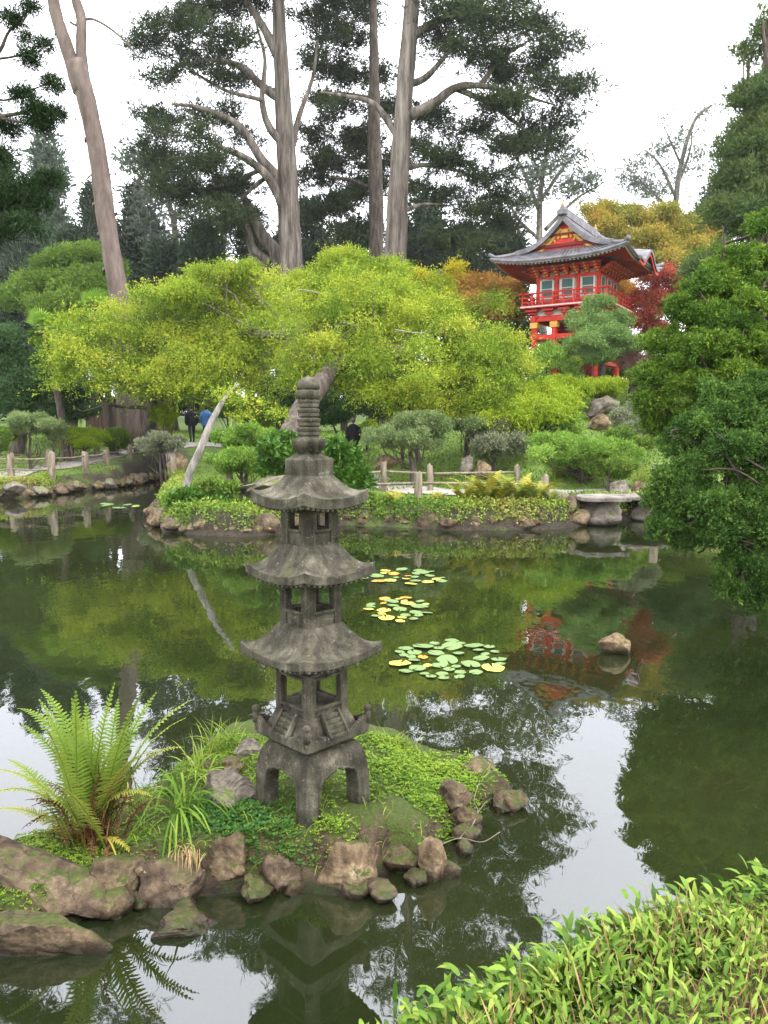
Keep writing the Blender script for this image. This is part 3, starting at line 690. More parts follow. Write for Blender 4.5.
# roofs
def roof(vtop,vtip,vunder,hd,htop,lift,thick):
    zt_=lz(vtop); ztip=lz(vtip); hr=lr(hd,vtip)/S2; h0_=lr(htop,vtop)/S2
    zm=ztip-lift; rs=[]
    g=G()
    rs.append((h0_*.96,zt_+.001,0))
    for t in np.linspace(0,1,14):
        h=h0_+(hr-h0_)*t; z=zm+(zt_-zm)*(1-t)**1.75
        rs.append((h,z,lift*t**2.2))
    rs.append((hr*1.0,zm-thick,lift*.75)); rs.append((hr*.965,zm-thick-.006,lift*.7))
    rs.append((hr*.80,zm-thick+.012,lift*.2)); rs.append((h0_*1.0,zm-thick+.02,0))
    sqloft(g,rs,nu=20,cr=.05,lpow=2.3)
    # rafter ends carved under the eave
    r_=lbuild(g,'roof',lan,bevel=.003)
    g=G()
    for s in range(4):
        a=s*PI/2;ca,sa=math.cos(a),math.sin(a)
        for u in np.linspace(-.86,.86,13):
            x=u*hr;y=-hr*.925;z=zm-thick-.004+lift*.72*abs(u)**2.3
            box(g,(x*ca-y*sa,x*sa+y*ca,z),(.013,hr*.12,.014),rz=a)
    g.build('rafter_ends',ML,r_,local=True)
roof(474,488,0,60,24,.042,.050)
roof(543,561,0,66,30,.044,.040)
roof(622,640,0,72.5,33,.044,.038)
# top block and finial
g=G(); zb=lz(477);zt2=lz(459);h=lr(25,465)/S2
sqloft(g,[(h*.98,zb-.01,0),(h,zb+.02,0),(h,zt2-.004,0),(h*.97,zt2,0),(h*.62,zt2+.022,0),(h*.44,lz(451),0)],nu=8,cr=.08)
lbuild(g,'top_block',bevel=.003)
fin=[]
def fz(v): return lz(v)
def fr_(px,v): return px*mpp(LY,at(311,v,LY)[2])
g=G()
lathe(g,[(.003,fz(456)),(fr_(9,455),fz(455)),(fr_(11,452),fz(452)),(fr_(14,447),fz(448)),(fr_(15.5,442),fz(443)),(fr_(15,438),fz(439.5)),(fr_(12,437),fz(438)),(fr_(11,437),fz(437.4))],n=64,lobes=8,amp=.15)
f1=g.build('finial',ML,lan,local=True,smooth=True)
g=G(); pr=[(.003,fz(438.2)),(fr_(11.5,437),fz(438))]
for k in range(4):
    a0=437-k*9.4; rr=12.0-k*.45
    pr+=[(fr_(rr-2.0,a0),fz(a0-.3)),(fr_(rr-2.0,a0),fz(a0-1.2)),(fr_(rr-.6,a0),fz(a0-1.8)),(fr_(rr-.3,a0),fz(a0-4)),(fr_(rr-.9,a0),fz(a0-5)),(fr_(rr-.6,a0),fz(a0-5.6)),(fr_(rr+.3,a0),fz(a0-6.6)),(fr_(rr+.2,a0),fz(a0-8.6)),(fr_(rr-.6,a0),fz(a0-9.2))]
pr+=[(fr_(9.3,400),fz(399.6)),(.003,fz(399.4))]
lathe(g,pr,n=28); g.build('ring_column',ML,f1,local=True,smooth=True).data.set_sharp_from_angle(angle=R(50))
g=G(); lathe(g,[(.003,fz(400)),(fr_(9.5,400),fz(400)),(fr_(12,395),fz(396)),(fr_(12.3,392),fz(392.5)),(fr_(11,390),fz(390.6)),(fr_(10,390),fz(390))],n=64,lobes=8,amp=.12)
g.build('lotus_cup',ML,f1,local=True,smooth=True)
g=G(); lathe(g,[(.003,fz(390.5)),(fr_(10,390),fz(390.3)),(fr_(11.8,388),fz(387.8)),(fr_(11.5,384),fz(384)),(fr_(9.5,380),fz(380.2)),(fr_(6,378),fz(378)),(fr_(2,377),fz(376.8)),(.002,fz(375.6))],n=28)
g.build('jewel',ML,f1,local=True,smooth=True)

# ================================================================ pagoda gate
PY=41.5; PB=at(575,388,PY); PB[2]=min(PB[2],4.6)
pk=mpp(PY,8)
def pz(v): return at(575,v,PY)[2]-PB[2]
M['vermilion']=plain('vermilion_paint',(.58,.04,.022),rough=.6,var=.22,scale=3)
M['white_paint']=plain('white_plaster',(.66,.57,.54),rough=.7,var=.08)
M['ochre']=plain('ochre_paint',(.62,.36,.06),rough=.5)
M['teal']=plain('teal_shutter',(.05,.13,.12),rough=.5)
M['dark_red']=plain('dark_red_timber',(.16,.012,.012),rough=.7)
M['gold']=plain('gilt_finial',(.50,.34,.10),rough=.5)
m,nt=newmat('roof_tiles'); L=nt.links
tc=nd(nt,'ShaderNodeTexCoord'); n1=nd(nt,'ShaderNodeTexNoise',Scale=2.5,Detail=6.0); L.new(tc.outputs['Object'],n1.inputs['Vector'])
r_=ramp(nt,n1.outputs['Fac'],[(.09,.085,.095),(.16,.15,.165),(.25,.235,.25)],[.3,.5,.72]); b=nd(nt,'ShaderNodeBsdfPrincipled',Roughness=.6); L.new(r_.outputs[0],b.inputs['Base Color'])
bp=nd(nt,'ShaderNodeBump',Strength=.4,Distance=.03); L.new(n1.outputs['Fac'],bp.inputs['Height']); L.new(bp.outputs[0],b.inputs['Normal'])
o=nd(nt,'ShaderNodeOutputMaterial'); L.new(b.outputs[0],o.inputs[0]); M['tile']=m
PROT=R(-32)
pg=thing('temple_gate','red two storey Japanese temple gate with grey curved roof on the hillside','temple gate',PB,PROT)
def pb(g,name,mat,parent=pg,**k): return g.build(name,M[mat],parent,local=True,**k)
bw=1.82                                       # body half width
zf=pz(309)                                    # balcony floor
ze=pz(275)                                    # eave
# lower storey: posts, tie beams
for sx in (-1,-.36,.36,1):
    for sy in (-1,1):
        g=G(); x,y=sx*bw*.92,sy*bw*.92; box(g,(x,y,0.12),(.5,.5,.3)); tube(g,[(x,y,.2),(x,y,zf-.55)],.17,12); pb(g,'post','vermilion')
        g=G(); box(g,(x,y-.0,zf-.95),(.40,.40,.28)); pb(g,'post_collar','ochre')
g=G()
for sy in (-1,1):
    for z,h in ((zf-.62,.26),(zf-1.55,.24),(zf-2.9,.18)): box(g,(0,sy*bw*.92,z),(bw*2.1,.18,h)); box(g,(sy*bw*.92,0,z-.003),(.18,bw*2.1,h))
pb(g,'tie_beam','vermilion')
g=G(); box(g,(0,.3,(zf-.9)/2),(bw*1.2,bw*1.1,zf-1.0)); pb(g,'inner_wall','dark_red')
g=G(); box(g,(0,0,-.35),(bw*2.5,bw*2.5,.75)); pb(g,'stone_plinth','slab')
g=G(); box(g,(0,0,zf-.33),(bw*1.94,bw*1.94,.3)); pb(g,'white_band','white_paint')
# bracket clusters carrying the balcony
g=G();g2=G()
for s in range(4):
    a=s*PI/2;ca,sa=math.cos(a),math.sin(a)
    for u in (-1,-.5,0,.5,1):
        for k,(dy,z,wd) in enumerate(((.95,zf-.50,.22),(1.04,zf-.36,.42),(1.14,zf-.22,.60))):
            x,y=u*bw*.95,-bw*dy+.12; box(g,(x*ca-y*sa,x*sa+y*ca,z),(wd,.34,.11),rz=a)
        for k in (-1,1):
            x,y=u*bw*.95+k*.27,-bw*1.14+.1; box(g2,(x*ca-y*sa,x*sa+y*ca,zf-.15),(.11,.36,.07),rz=a)
pb(g,'bracket','vermilion'); 
g=G(); box(g,(0,0,zf-.05),(bw*2.5,bw*2.5,.14)); bal=pb(g,'balcony_floor','vermilion')
g=G(); 
for s in range(4):
    a=s*PI/2; y=-bw*1.25-.012; box(g,(-y*math.sin(a),y*math.cos(a),zf-.05),(bw*2.48,.02,.06),rz=a)
pb(g,'floor_edge','white_paint',bal)
g=G()
for s in range(4):
    a=s*PI/2;ca,sa=math.cos(a),math.sin(a)
    for z,r in ((zf+.62,.045),(zf+.40,.035),(zf+.18,.035)):
        y=-bw*1.2;ex=bw*1.2+(.25 if z>zf+.55 else 0)
        tube(g,[(-ex*ca-y*sa,-ex*sa+y*ca,z),(ex*ca-y*sa,ex*sa+y*ca,z)],r,8)
    for u in np.linspace(-1,1,9)[:-1]:
        x,y=u*bw*1.2,-bw*1.2; box(g,(x*ca-y*sa,x*sa+y*ca,zf+.32),(.075,.075,.62),rz=a)
pb(g,'railing','vermilion')
# upper walls
wt=ze-.05; hw=bw*.86
g=G(); box(g,(0,0,(zf+wt)/2),(hw*2,hw*2,wt-zf)); pb(g,'wall','white_paint')
for s in range(4):
    a=s*PI/2;ca,sa=math.cos(a),math.sin(a)
    def Tq(x,y,z): return (x*ca-y*sa,x*sa+y*ca,z)
    g=G()
    for u in (-1,-.36,.36): tube(g,[Tq(u*hw,-hw-.03,zf),Tq(u*hw,-hw-.03,wt)],.105,10)
    for z,h in ((wt-.30,.18),(zf+.12,.2)): box(g,Tq(0,-hw-.05,z),(hw*2.05,.12,h),rz=a)
    pb(g,'wall_frame','vermilion')
    for u in (-.68,0,.68):
        g=G(); box(g,Tq(u*hw,-hw-.045,zf+.86),(.56,.07,.86),rz=a); wn=pb(g,'window','teal')
        g=G()
        for dx in (-.33,.33): box(g,Tq(u*hw+dx,-hw-.06,zf+.86),(.10,.10,1.04),rz=a)
        for dz in (-.47,.47): box(g,Tq(u*hw,-hw-.06,zf+.86+dz),(.57,.10,.09),rz=a)
        box(g,Tq(u*hw,-hw-.065,zf+.86),(.57,.05,.04),rz=a)
        pb(g,'window_frame','white_paint',wn)
# eave brackets and rafters
eh=3.45
g=G();g2=G()
for s in range(4):
    a=s*PI/2;ca,sa=math.cos(a),math.sin(a)
    for u in np.linspace(-1,1,7):
        for k in range(4):
            x,y=u*hw,-hw-.12-.2*k; box(g,(x*ca-y*sa,x*sa+y*ca,wt-.16+.10*k),(.2+.12*k,.22,.11),rz=a)
            box(g,(x*ca-(y-.12)*sa,x*sa+(y-.12)*ca,wt-.16+.10*k),(.10,.03,.09),rz=a,m=1)
pb(g,'eave_brackets','vermilion').data.materials.append(M['ochre'])
g=G();g2=G()
lift=.32; zr=ze+.22
def eavez(u,r): return zr+lift*abs(u)**3*((r-hw)/(eh-hw))
for s in range(4):
    a=s*PI/2;ca,sa=math.cos(a),math.sin(a)
    for u in np.linspace(-.97,.97,34):
        p=(u*hw*1.02,-hw*.9,zr+.30); q=(u*eh*.96,-eh*.955,eavez(u,eh)-.09)
        T_=lambda t:(t[0]*ca-t[1]*sa,t[0]*sa+t[1]*ca,t[2])
        beam(g,T_(p),T_(q),.075,.085); d=unit(np.array(T_(q))-np.array(T_(p))); e=np.array(T_(q))
        beam(g,e,e+d*.04,.08,.09,m=1)
pb(g,'rafters','vermilion').data.materials.append(M['white_paint'])
# roof: swept skirt
g=G()
ztop=pz(249); hin=1.55
rs=[]
for t in np.linspace(0,1,10):
    h=hin+(eh-hin)*t; rs.append((h,zr+.04+(ztop-zr)*(1-t)**1.35,lift*t**2.0))
rs+= [(eh,zr-.09,lift),(eh*.95,zr-.03,lift*.9),(hw*.9,zr+.36,0)]
sqloft(g,rs,nu=24,cr=.02,lpow=3); rf=pb(g,'roof','tile')
# tile rolls on the skirt
g=G()
for s in range(4):
    a=s*PI/2;ca,sa=math.cos(a),math.sin(a)
    for u in np.linspace(-.96,.96,30):
        pts=[]
        for t in np.linspace(0,1,7):
            h=hin+(eh-hin)*t; x=u*(h if True else 1);z=zr+.07+(ztop-zr)*(1-t)**1.35+lift*t**2*abs(u)**3
            pts.append((x*ca+h*sa,x*sa-h*ca,z))
        tube(g,pts,.038,5)
    pts=[]
    for t in np.linspace(0,1,9):
        h=hin+(eh*1.02-hin)*t; z=zr+.12+(ztop-zr)*(1-t)**1.35+lift*t**2+(.12 if t==1 else 0)
        pts.append((-h*ca+h*sa,-h*sa-h*ca,z))
    tube(g,pts,.11,8)
    pts=[( u*eh*ca+eh*sa, u*eh*sa-eh*ca, zr+.03+lift*abs(u)**3) for u in np.linspace(-1,1,25)]
    tube(g,pts,.07,6)
pb(g,'tile_rolls','tile',rf)
# upper gable roof, ridge along local y
zri=pz(226); gw=2.45; y0,y1=-2.15,2.3; zg=ztop+.02-.35
def gprof(w,n=12):
    return [(w*t, zri-(zri-zg)*(1-(1-t)**1.0)**1 - (.38*math.sin(t*PI))*1.0) for t in np.linspace(0,1,n)]
g=G()
pr=gprof(gw); 
for sg in (-1,1):
    P=np.array([(sg*x,z) for x,z in pr]); n=len(P)
    V=[];
    for y in (y0-.45,y1+.45): V+=[(x,y,z) for x,z in P]
    for y in (y0-.45,y1+.45): V+=[(x,y,z-.16) for x,z in P]
    F=[]
    for k in range(n-1):
        F+=[[k,k+1,n+k+1,n+k],[2*n+k,3*n+k,3*n+k+1,2*n+k+1],[k,2*n+k,2*n+k+1,k+1],[n+k,n+k+1,3*n+k+1,3*n+k]]
    g.add(V,np.array(F))
    for y in np.linspace(y0-.3,y1+.3,18): tube(g,[(x,y,z+.02) for x,z in P],.04,5)
up=pb(g,'upper_roof','tile')
g=G(); box(g,(0,(y0+y1)/2,zri+.10),(.34,y1-y0+.9,.34)); box(g,(0,(y0+y1)/2,zri+.30),(.24,y1-y0+.9,.10))
for y in (y0-.47,y1+.47): lathe(g,[(.01,0),(.26,.02),(.28,.2),(.14,.34),(.1,.45),(.02,.5)],(0,y,zri-.05),n=12)
pb(g,'ridge','tile',up)
g=G()
for y in (y0-.47,y1+.47): lathe(g,[(.01,0),(.08,.02),(.09,.10),(.04,.17),(.05,.22),(.01,.32)],(0,y,zri+.38),n=12)
pb(g,'ridge_ornament','gold',up)
for sgn,y in ((-1,y0),(1,y1)):
    g=G(); P=gprof(gw*.93); poly=[(-x,z-.17) for x,z in P[::-1]]+[(x,z-.17) for x,z in P[1:]]
    prism(g,poly,'y',y-.05,y+.05); pb(g,'gable','vermilion')
    g=G()
    yy=y+sgn*.40
    for s2 in (-1,1):
        for k in range(len(pr)-1):
            a_,b_=pr[k],pr[k+1]; beam(g,(s2*a_[0],yy,a_[1]-.12),(s2*b_[0],yy,b_[1]-.12),.08,.22)
    pb(g,'bargeboard','tile',up)
    g=G(); yy=y+sgn*.09
    for s2 in (-1,1):
        for k in range(1,len(pr)-3): 
            a_,b_=pr[k],pr[k+1]; beam(g,(s2*a_[0]*.88,yy,a_[1]-.34),(s2*b_[0]*.88,yy,b_[1]-.34),.05,.12)
        prism(g,[(s2*.95,zg+.22),(s2*1.65,zg+.14),(s2*1.15,zg+.44)],'y',yy-.02,yy+.02)
    tube(g,[(.34*math.cos(t),yy,zg+.42+.30*math.sin(t)) for t in np.linspace(0,PI,12)],.06,6)
    for s2 in (-1,1): tube(g,[(s2*.72+.24*math.cos(t),yy,zg+.25+.22*math.sin(t)) for t in np.linspace(0,PI,9)],.045,6)
    box(g,(0,yy,zri-.85),(.34,.06,.42)); pb(g,'gable_ornament','ochre')
    g=G(); box(g,(0,y+sgn*.12,zg+.10),(2.9,.10,.14)); box(g,(0,y+sgn*.12,zg+.62),(1.5,.10,.10)); pb(g,'gable_beam','dark_red')
# undulating karahafu gable on the right flank
g=G();g2=G();g3=G(); yy0=.2
pf=[(t, .62*math.exp(-(t/.75)**2)-.10*math.exp(-((abs(t)-1.35)/.35)**2)) for t in np.linspace(-1.9,1.9,25)]
for k in range(24):
    a_,b_=pf[k],pf[k+1]
    V=[(x,yy0+t,zr+.02+z*(1)+(0)) for (x) in (eh*.62,eh*1.07) for t,z in (a_,b_)]
    V=[(eh*.55,yy0+a_[0],zr+.10+a_[1]+.25),(eh*1.07,yy0+a_[0],zr+a_[1]+.05),(eh*1.07,yy0+b_[0],zr+b_[1]+.05),(eh*.55,yy0+b_[0],zr+.10+b_[1]+.25)]
    W_=[(x,y,z-.14) for x,y,z in V]; g.add(V+W_,[[3,2,1,0],[4,5,6,7],[0,1,5,4],[1,2,6,5],[2,3,7,6],[3,0,4,7]])
    beam(g2,(eh*1.045,yy0+a_[0],zr+a_[1]-.18),(eh*1.045,yy0+b_[0],zr+b_[1]-.18),.05,.18)
pb(g,'curved_gable_roof','tile',rf); pb(g2,'curved_bargeboard','vermilion',rf)
g=G(); box(g,(eh*.97,yy0,zr+.12),(.06,1.3,.34)); pb(g,'gable_infill','ochre',rf)

# ================================================================ fences
def fence(name,label,posts,rails,rope=False,r=.075,group=None,railr=.035):
    """posts: (u, vtop, Y or None); rails: heights as fractions of the post"""
    P=[]
    for (u,v0,v1) in posts:
        Y=hit(u,v1)[1] if v1>100 else v1
        p=at(u,v0,Y); b=gz(p[0],p[1]); P.append((p[0],p[1],b,max(p[2],b+.35)))
    t=thing(name,label,'fence',(P[0][0],P[0][1],P[0][2]),group=group)
    for x,y,b,tp in P:
        g=G(); tube(g,[(x,y,b-.15),(x+rng.normal()*.008,y,(b+tp)/2),(x+rng.normal()*.012,y,tp-.012),(x+rng.normal()*.012,y,tp)],[r*1.05,r,r*.97,r*.82],12,rough=.05); g.build('post',M['wood_post'],t,smooth=True).data.set_sharp_from_angle(angle=R(50))
    for f in rails:
        for a,b in zip(P[:-1],P[1:]):
            za=a[2]+(a[3]-a[2])*f;zb=b[2]+(b[3]-b[2])*f; sag=.05 if rope else 0
            q=[(a[0]+(b[0]-a[0])*s,a[1]+(b[1]-a[1])*s,za+(zb-za)*s-sag*4*s*(1-s)) for s in np.linspace(0,1,9)]
            g=G(); tube(g,q,.026 if rope else railr,8,rough=.06); g.build('rail',M['wood_post'],t,smooth=True)
    return t
fence('rope_fence','low fence of stubby pale posts along the pond side of the left path',[(-38,456,481),(10,454,477),(51,453,479),(85,452,472),(106,450,466),(129,446,458),(150,443,452)],(.82,.38),True,.12)
fence('rope_fence','low fence of stubby pale posts along the far side of the left path',[(-20,450,471),(47,450,468),(71,446,461),(96,443,457),(145,443,450)],(.82,.38),True,.11)
fence('rail_fence','near pale wooden rail fence above the fern bank behind the lantern',[(333,478,19.2),(418,473,18.9),(545,476,19.5)],(.62,),False,.10)
fence('rail_fence','taller wooden rail fence on the far side of the middle path',[(361,466,21.5),(384,462,21.6),(430,465,21.4),(518,466,21.6)],(.68,),False,.085,railr=.032)
fence('rail_fence','short dark post rail fence bending away beside the path behind the lantern',[(367,466,24.5),(330,462,25.5)],(.7,),False,.06,railr=.03)
def lone_post(u,v0,Y,label,r=.09):
    p=at(u,v0,Y);b=gz(p[0],p[1]);t=thing('bridge_post',label,'post',(p[0],p[1],b))
    g=G(); tube(g,[(p[0],p[1],b-.15),(p[0],p[1],p[2]-.02)],r,12,rough=.04); g.build('shaft',M['wood_post'],t,smooth=True)
    g=G(); tube(g,[(p[0],p[1],p[2]-.02),(p[0],p[1],p[2]),(p[0],p[1],p[2]+.012)],[r*1.08,r*1.05,r*.7],12); g.build('top',M['wood_post'],t)
lone_post(657,464,20.2,'pale wooden post standing behind the stone bridge beside the dark evergreen',.11)
lone_post(229,467,19.5,'short pale wooden post on the peninsula left of the weathered slab',.09)
lone_post(173,455,27,'short pale post at the inlet on the left bank',.09)
# brown timber wall far left behind the shrubs
g=G(); a=at(86,428,39);b=at(172,428,39)
for k in range(26):
    x=a[0]+(b[0]-a[0])*(k+.5)/26; box(g,(x,39+.01*(k%2),gz(x,39)+.9),((b[0]-a[0])/26-.012,.05,2.0+.02*(k%3)))
w_=thing('timber_wall','brown vertical board wall standing behind the hedge balls on the left','wall',(a[0],39,gz(a[0],39)))
g.build('boards',M['wood_dark'],w_); g=G(); box(g,((a[0]+b[0])/2,38.93,gz(a[0],39)+1.92),(b[0]-a[0],.12,.1)); g.build('cap_rail',M['wood_dark'],w_)
w_['kind']='thing'

# ================================================================ people on the paths (seen small, from behind)
def mat_cloth(n,c): M[n]=plain(n,c,rough=.85,var=.2,scale=12,bump=.3)
mat_cloth('black_coat',(.012,.012,.018)); mat_cloth('blue_jacket',(.06,.17,.42)); mat_cloth('dark_trousers',(.02,.022,.03)); mat_cloth('hair_dark',(.02,.014,.01)); mat_cloth('hair_grey',(.12,.11,.10)); M['skin']=plain('skin',(.45,.27,.2),rough=.5)
def skin_chain(verts,edges,name,mats,parent,sub=2):
    me=bpy.data.meshes.new(name); me.from_pydata([v[:3] for v in verts],edges,[]); o=bpy.data.objects.new(name,me); C.objects.link(o)
    sk=o.modifiers.new('s','SKIN'); sk.use_smooth_shade=True
    for i,v in enumerate(verts):
        d=me.skin_vertices[0].data[i]; r=v[3]; d.radius=r if isinstance(r,tuple) else (r,r); d.use_root=(i==0)
    s=o.modifiers.new('ss','SUBSURF'); s.levels=sub; s.render_levels=sub
    dg=bpy.context.evaluated_depsgraph_get(); m2=bpy.data.meshes.new_from_object(o.evaluated_get(dg)); o.modifiers.clear(); o.data=m2; m2.name=name
    for m_ in mats: m2.materials.append(m_)
    o.parent=parent; return o
def person(label,u,Y,rz,coat,trous,hair,h=1.72,step=.16,coatlen=.82,arm=.0):
    x=at(u,440,Y)[0]; z=gz(x,Y)
    t=thing('person',label,'person',(x,Y,z+.02),rz); k=h/1.75
    v=[(0,0,.96,(.15,.12)),(0,.01,1.18,(.145,.11)),(0,.02,1.38,(.18,.12)),(0,.02,1.48,(.09,.08)),(0,0,1.55,(.055,.055)),(0,-.01,1.64,(.085,.095)),(0,-.01,1.72,(.06,.07)),
       (-.10,0,.88,.10),(-.10,-step*.5,.50,.07),(-.10,step*.1-.05,.09,.045),(-.10,-.16-step*.2,.04,.04),
       (.10,0,.88,.10),(.10,step*.4,.50,.07),(.10,step*1.2,.11,.045),(.10,step*1.1-.13,.05,.04),
       (-.20,.02,1.41,.065),(-.25,.02+arm,1.14,.05),(-.24,-.08+arm,.90,.038),(-.23,-.11+arm,.80,.035),
       (.20,.02,1.41,.065),(.25,.05,1.14,.05),(.24,-.03,.90,.038),(.23,-.06,.80,.035)]
    v=[(a*k,b*k,c*k,(tuple(q*k for q in r) if isinstance(r,tuple) else r*k)) for a,b,c,r in v]
    e=[(0,1),(1,2),(2,3),(3,4),(4,5),(5,6),(0,7),(7,8),(8,9),(9,10),(0,11),(11,12),(12,13),(13,14),(2,15),(15,16),(16,17),(17,18),(2,19),(19,20),(20,21),(21,22)]
    o=skin_chain(v,e,'body',[M['skin'],M[trous]],t)
    for p in o.data.polygons: p.material_index=1 if p.center[2]<1.0*k else 0
    # coat: torso shell and sleeves over the body
    g=G(); n=16
    prof=[(.215,.165,coatlen),(.22,.17,.95),(.21,.16,1.15),(.235,.17,1.33),(.235,.165,1.43),(.16,.13,1.50),(.085,.085,1.54)]
    V=[];
    for a_,b_,zz in prof: V+=[(a_*k*math.cos(q),b_*k*math.sin(q)+.01,zz*k) for q in np.arange(n)*2*PI/n]
    i=np.arange(len(prof)-1)[:,None]*n;j=np.arange(n)[None];j2=(j+1)%n
    g.add(V,np.stack([i+j,i+j2,i+n+j2,i+n+j],-1).reshape(-1,4))
    for idx in ((15,16,17),(19,20,21)):
        tube(g,spline([np.array(v[q][:3]) for q in idx],8),np.linspace(.105,.066,8)*k,10)
    g.build('coat',M[coat],t,local=True,smooth=True)
    g=G(); V,F=rockmesh(5,3,planes=1,rough=.02); V=V*np.array([.098,.115,.10])*k+np.array([0,.02,1.675*k]); g.add(V,F); g.build('hair',M[hair],t,local=True,smooth=True)
person('person in black coat seen from behind, right of the lantern finial',353,31,PI+.2,'black_coat','dark_trousers','hair_grey',coatlen=.72)
person('person in a blue jacket standing beyond the leaning white trunk',207,36,PI-.3,'blue_jacket','dark_trousers','hair_dark',h=1.7)
person('person dressed all in black beside the one in a blue jacket',192,36.3,PI+.5,'black_coat','dark_trousers','hair_dark',h=1.74)

# ================================================================ lily pads
def padmat(n,c1,c2):
    return rockmat(n,[c1,tuple((a+b)/2 for a,b in zip(c1,c2)),c2],scale=9,fine=40,bump=.2,finebump=.2,rough=.42)
M['pad_green']=padmat('lily_pad_green',(.09,.16,.04),(.24,.33,.13)); M['pad_yellow']=padmat('lily_pad_yellow',(.42,.40,.05),(.60,.55,.12)); M['pad_orange']=padmat('lily_pad_orange',(.55,.16,.03),(.65,.38,.06))
def padmesh(seed,mat):
    r=np.random.default_rng(seed);g=G();n=26;a=np.linspace(.16,2*PI-.16,n);rr=1+.04*np.sin(a*5+r.random()*6)+.02*r.normal(size=n)
    V=[(0,0,.0)]+[(rr[k]*.5*math.cos(a[k]),rr[k]*.5*math.sin(a[k]),0) for k in range(n)]+[(rr[k]*math.cos(a[k]),rr[k]*math.sin(a[k]),.03+.05*r.random()*(math.sin(a[k]*3+seed)>.2)) for k in range(n)]
    g.add(V,[[0,k+1,k+2] for k in range(n-1)]); g.F[(4,0)]=[np.array([[k+1,n+k+1,n+k+2,k+2] for k in range(n-1)])]
    me=g.mesh('lily_pad',smooth=True); me.materials.append(M[mat]); return me
PADS={c:[padmesh(s,'pad_'+c) for s in range(3)] for c in ('green','yellow','orange')}
def pads(u0,u1,v0,v1,n,desc,probs,size,seed):
    r=np.random.default_rng(seed); placed=[];tries=0
    while len(placed)<n and tries<4000:
        tries+=1; a=r.random()*2*PI;q=math.sqrt(r.random()); u=(u0+u1)/2+(u1-u0)/2*q*math.cos(a); v=(v0+v1)/2+(v1-v0)/2*q*math.sin(a)
        p=onz(u,v,.012); s=size*(.45+.8*r.random())
        if any(math.hypot(p[0]-b[0],p[1]-b[1])<.92*(s+b[2]) for b in placed): continue
        placed.append((p[0],p[1],s)); c=('green','yellow','orange')[r.choice(3,p=probs)]
        o=bpy.data.objects.new('lily_pad',PADS[c][r.integers(3)]); C.objects.link(o); o.location=(p[0],p[1],.006+.004*r.random()); o.rotation_euler=(r.normal()*.05,r.normal()*.05,r.random()*6.28); o.scale=(s,s*(.8+.3*r.random()),s)
        tag(o,f'{c} floating lily pad in the {desc}','lily pad',f'{c} lily pads in the {desc}')
pads(393,503,640,678,40,'nearest and widest patch on the pond',[.90,.07,.03],.10,3)
pads(367,430,597,621,26,'middle patch between the lantern and the open pond',[.5,.34,.16],.095,4)
pads(362,450,569,584,22,'farthest patch below the middle bank',[.55,.33,.12],.11,5)
pads(98,138,503,508,7,'small patch near the left bank',[.9,.1,0],.22,6)
# ================================================================ vegetation
LM=lambda n,c,**k: M.__setitem__(n,leafmat(n,c,**k))
LM('maple',[(.035,.08,.010),(.125,.215,.018),(.27,.37,.030),(.42,.47,.045),(.50,.46,.07)],trans=.45,patch=.18,pscale=.7,gain=1.02)
LM('maple_gold',[(.13,.15,.01),(.32,.30,.015),(.50,.42,.02),(.55,.33,.02)],trans=.45,patch=.15)
LM('cypress',[(.012,.022,.010),(.030,.048,.020),(.060,.085,.032),(.11,.135,.05)],trans=.15,patch=.12,pscale=.25)
LM('forest_dark',[(.012,.024,.012),(.032,.052,.025),(.062,.092,.042)],trans=.15,patch=.15,pscale=.15)
LM('forest_pale',[(.05,.075,.05),(.09,.125,.08),(.15,.19,.12)],trans=.25,patch=.15,pscale=.15)
LM('eucalyptus',[(.07,.085,.065),(.12,.145,.11),(.19,.21,.17)],trans=.25,patch=.1,pscale=.2)
LM('evergreen',[(.013,.036,.007),(.052,.115,.013),(.135,.225,.022),(.25,.34,.045)],trans=.25,patch=.16,pscale=1.1,gain=1.1)
LM('evergreen_deep',[(.010,.030,.008),(.034,.080,.014),(.085,.165,.026),(.17,.26,.045)],trans=.25,patch=.14,pscale=1.1,gain=1.1)
LM('pine_bright',[(.04,.09,.012),(.10,.19,.025),(.20,.31,.05),(.30,.40,.08)],trans=.3,patch=.15,pscale=.8,gain=1.35)
LM('pine_blue',[(.05,.08,.028),(.115,.165,.058),(.20,.255,.10),(.29,.34,.16)],trans=.25,patch=.12,pscale=.8,gain=1.35)
LM('evergreen_dusty',[(.03,.055,.02),(.07,.12,.035),(.13,.18,.05),(.20,.24,.07)],trans=.2,patch=.15,pscale=.5)
LM('cedar',[(.008,.020,.008),(.022,.048,.014),(.055,.10,.028)],trans=.15)
LM('pine_bluish',[(.045,.09,.022),(.10,.175,.042),(.17,.26,.075),(.26,.34,.12)],trans=.25,patch=.12,pscale=.8,gain=1.3)
LM('shrub_lime',[(.10,.17,.01),(.24,.33,.02),(.38,.43,.035)],trans=.4,patch=.15,pscale=1,gain=1.2)
LM('shrub_green',[(.03,.065,.010),(.09,.15,.02),(.19,.255,.04)],trans=.3,patch=.15,pscale=.9,gain=1.4)
LM('shrub_dark',[(.012,.03,.010),(.03,.065,.018),(.06,.11,.03)],trans=.2,patch=.15,pscale=.9,gain=1.5)
LM('shrub_grey',[(.08,.10,.05),(.16,.18,.10),(.25,.26,.17)],trans=.25,patch=.12,gain=1.25)
LM('glossy',[(.02,.065,.006),(.06,.15,.012),(.14,.27,.022)],trans=.25,rough=.4,spec=.3)
LM('autumn_gold',[(.09,.13,.025),(.20,.21,.035),(.36,.27,.045),(.46,.22,.05)],trans=.4,patch=.3,pscale=.35,gain=1.25)
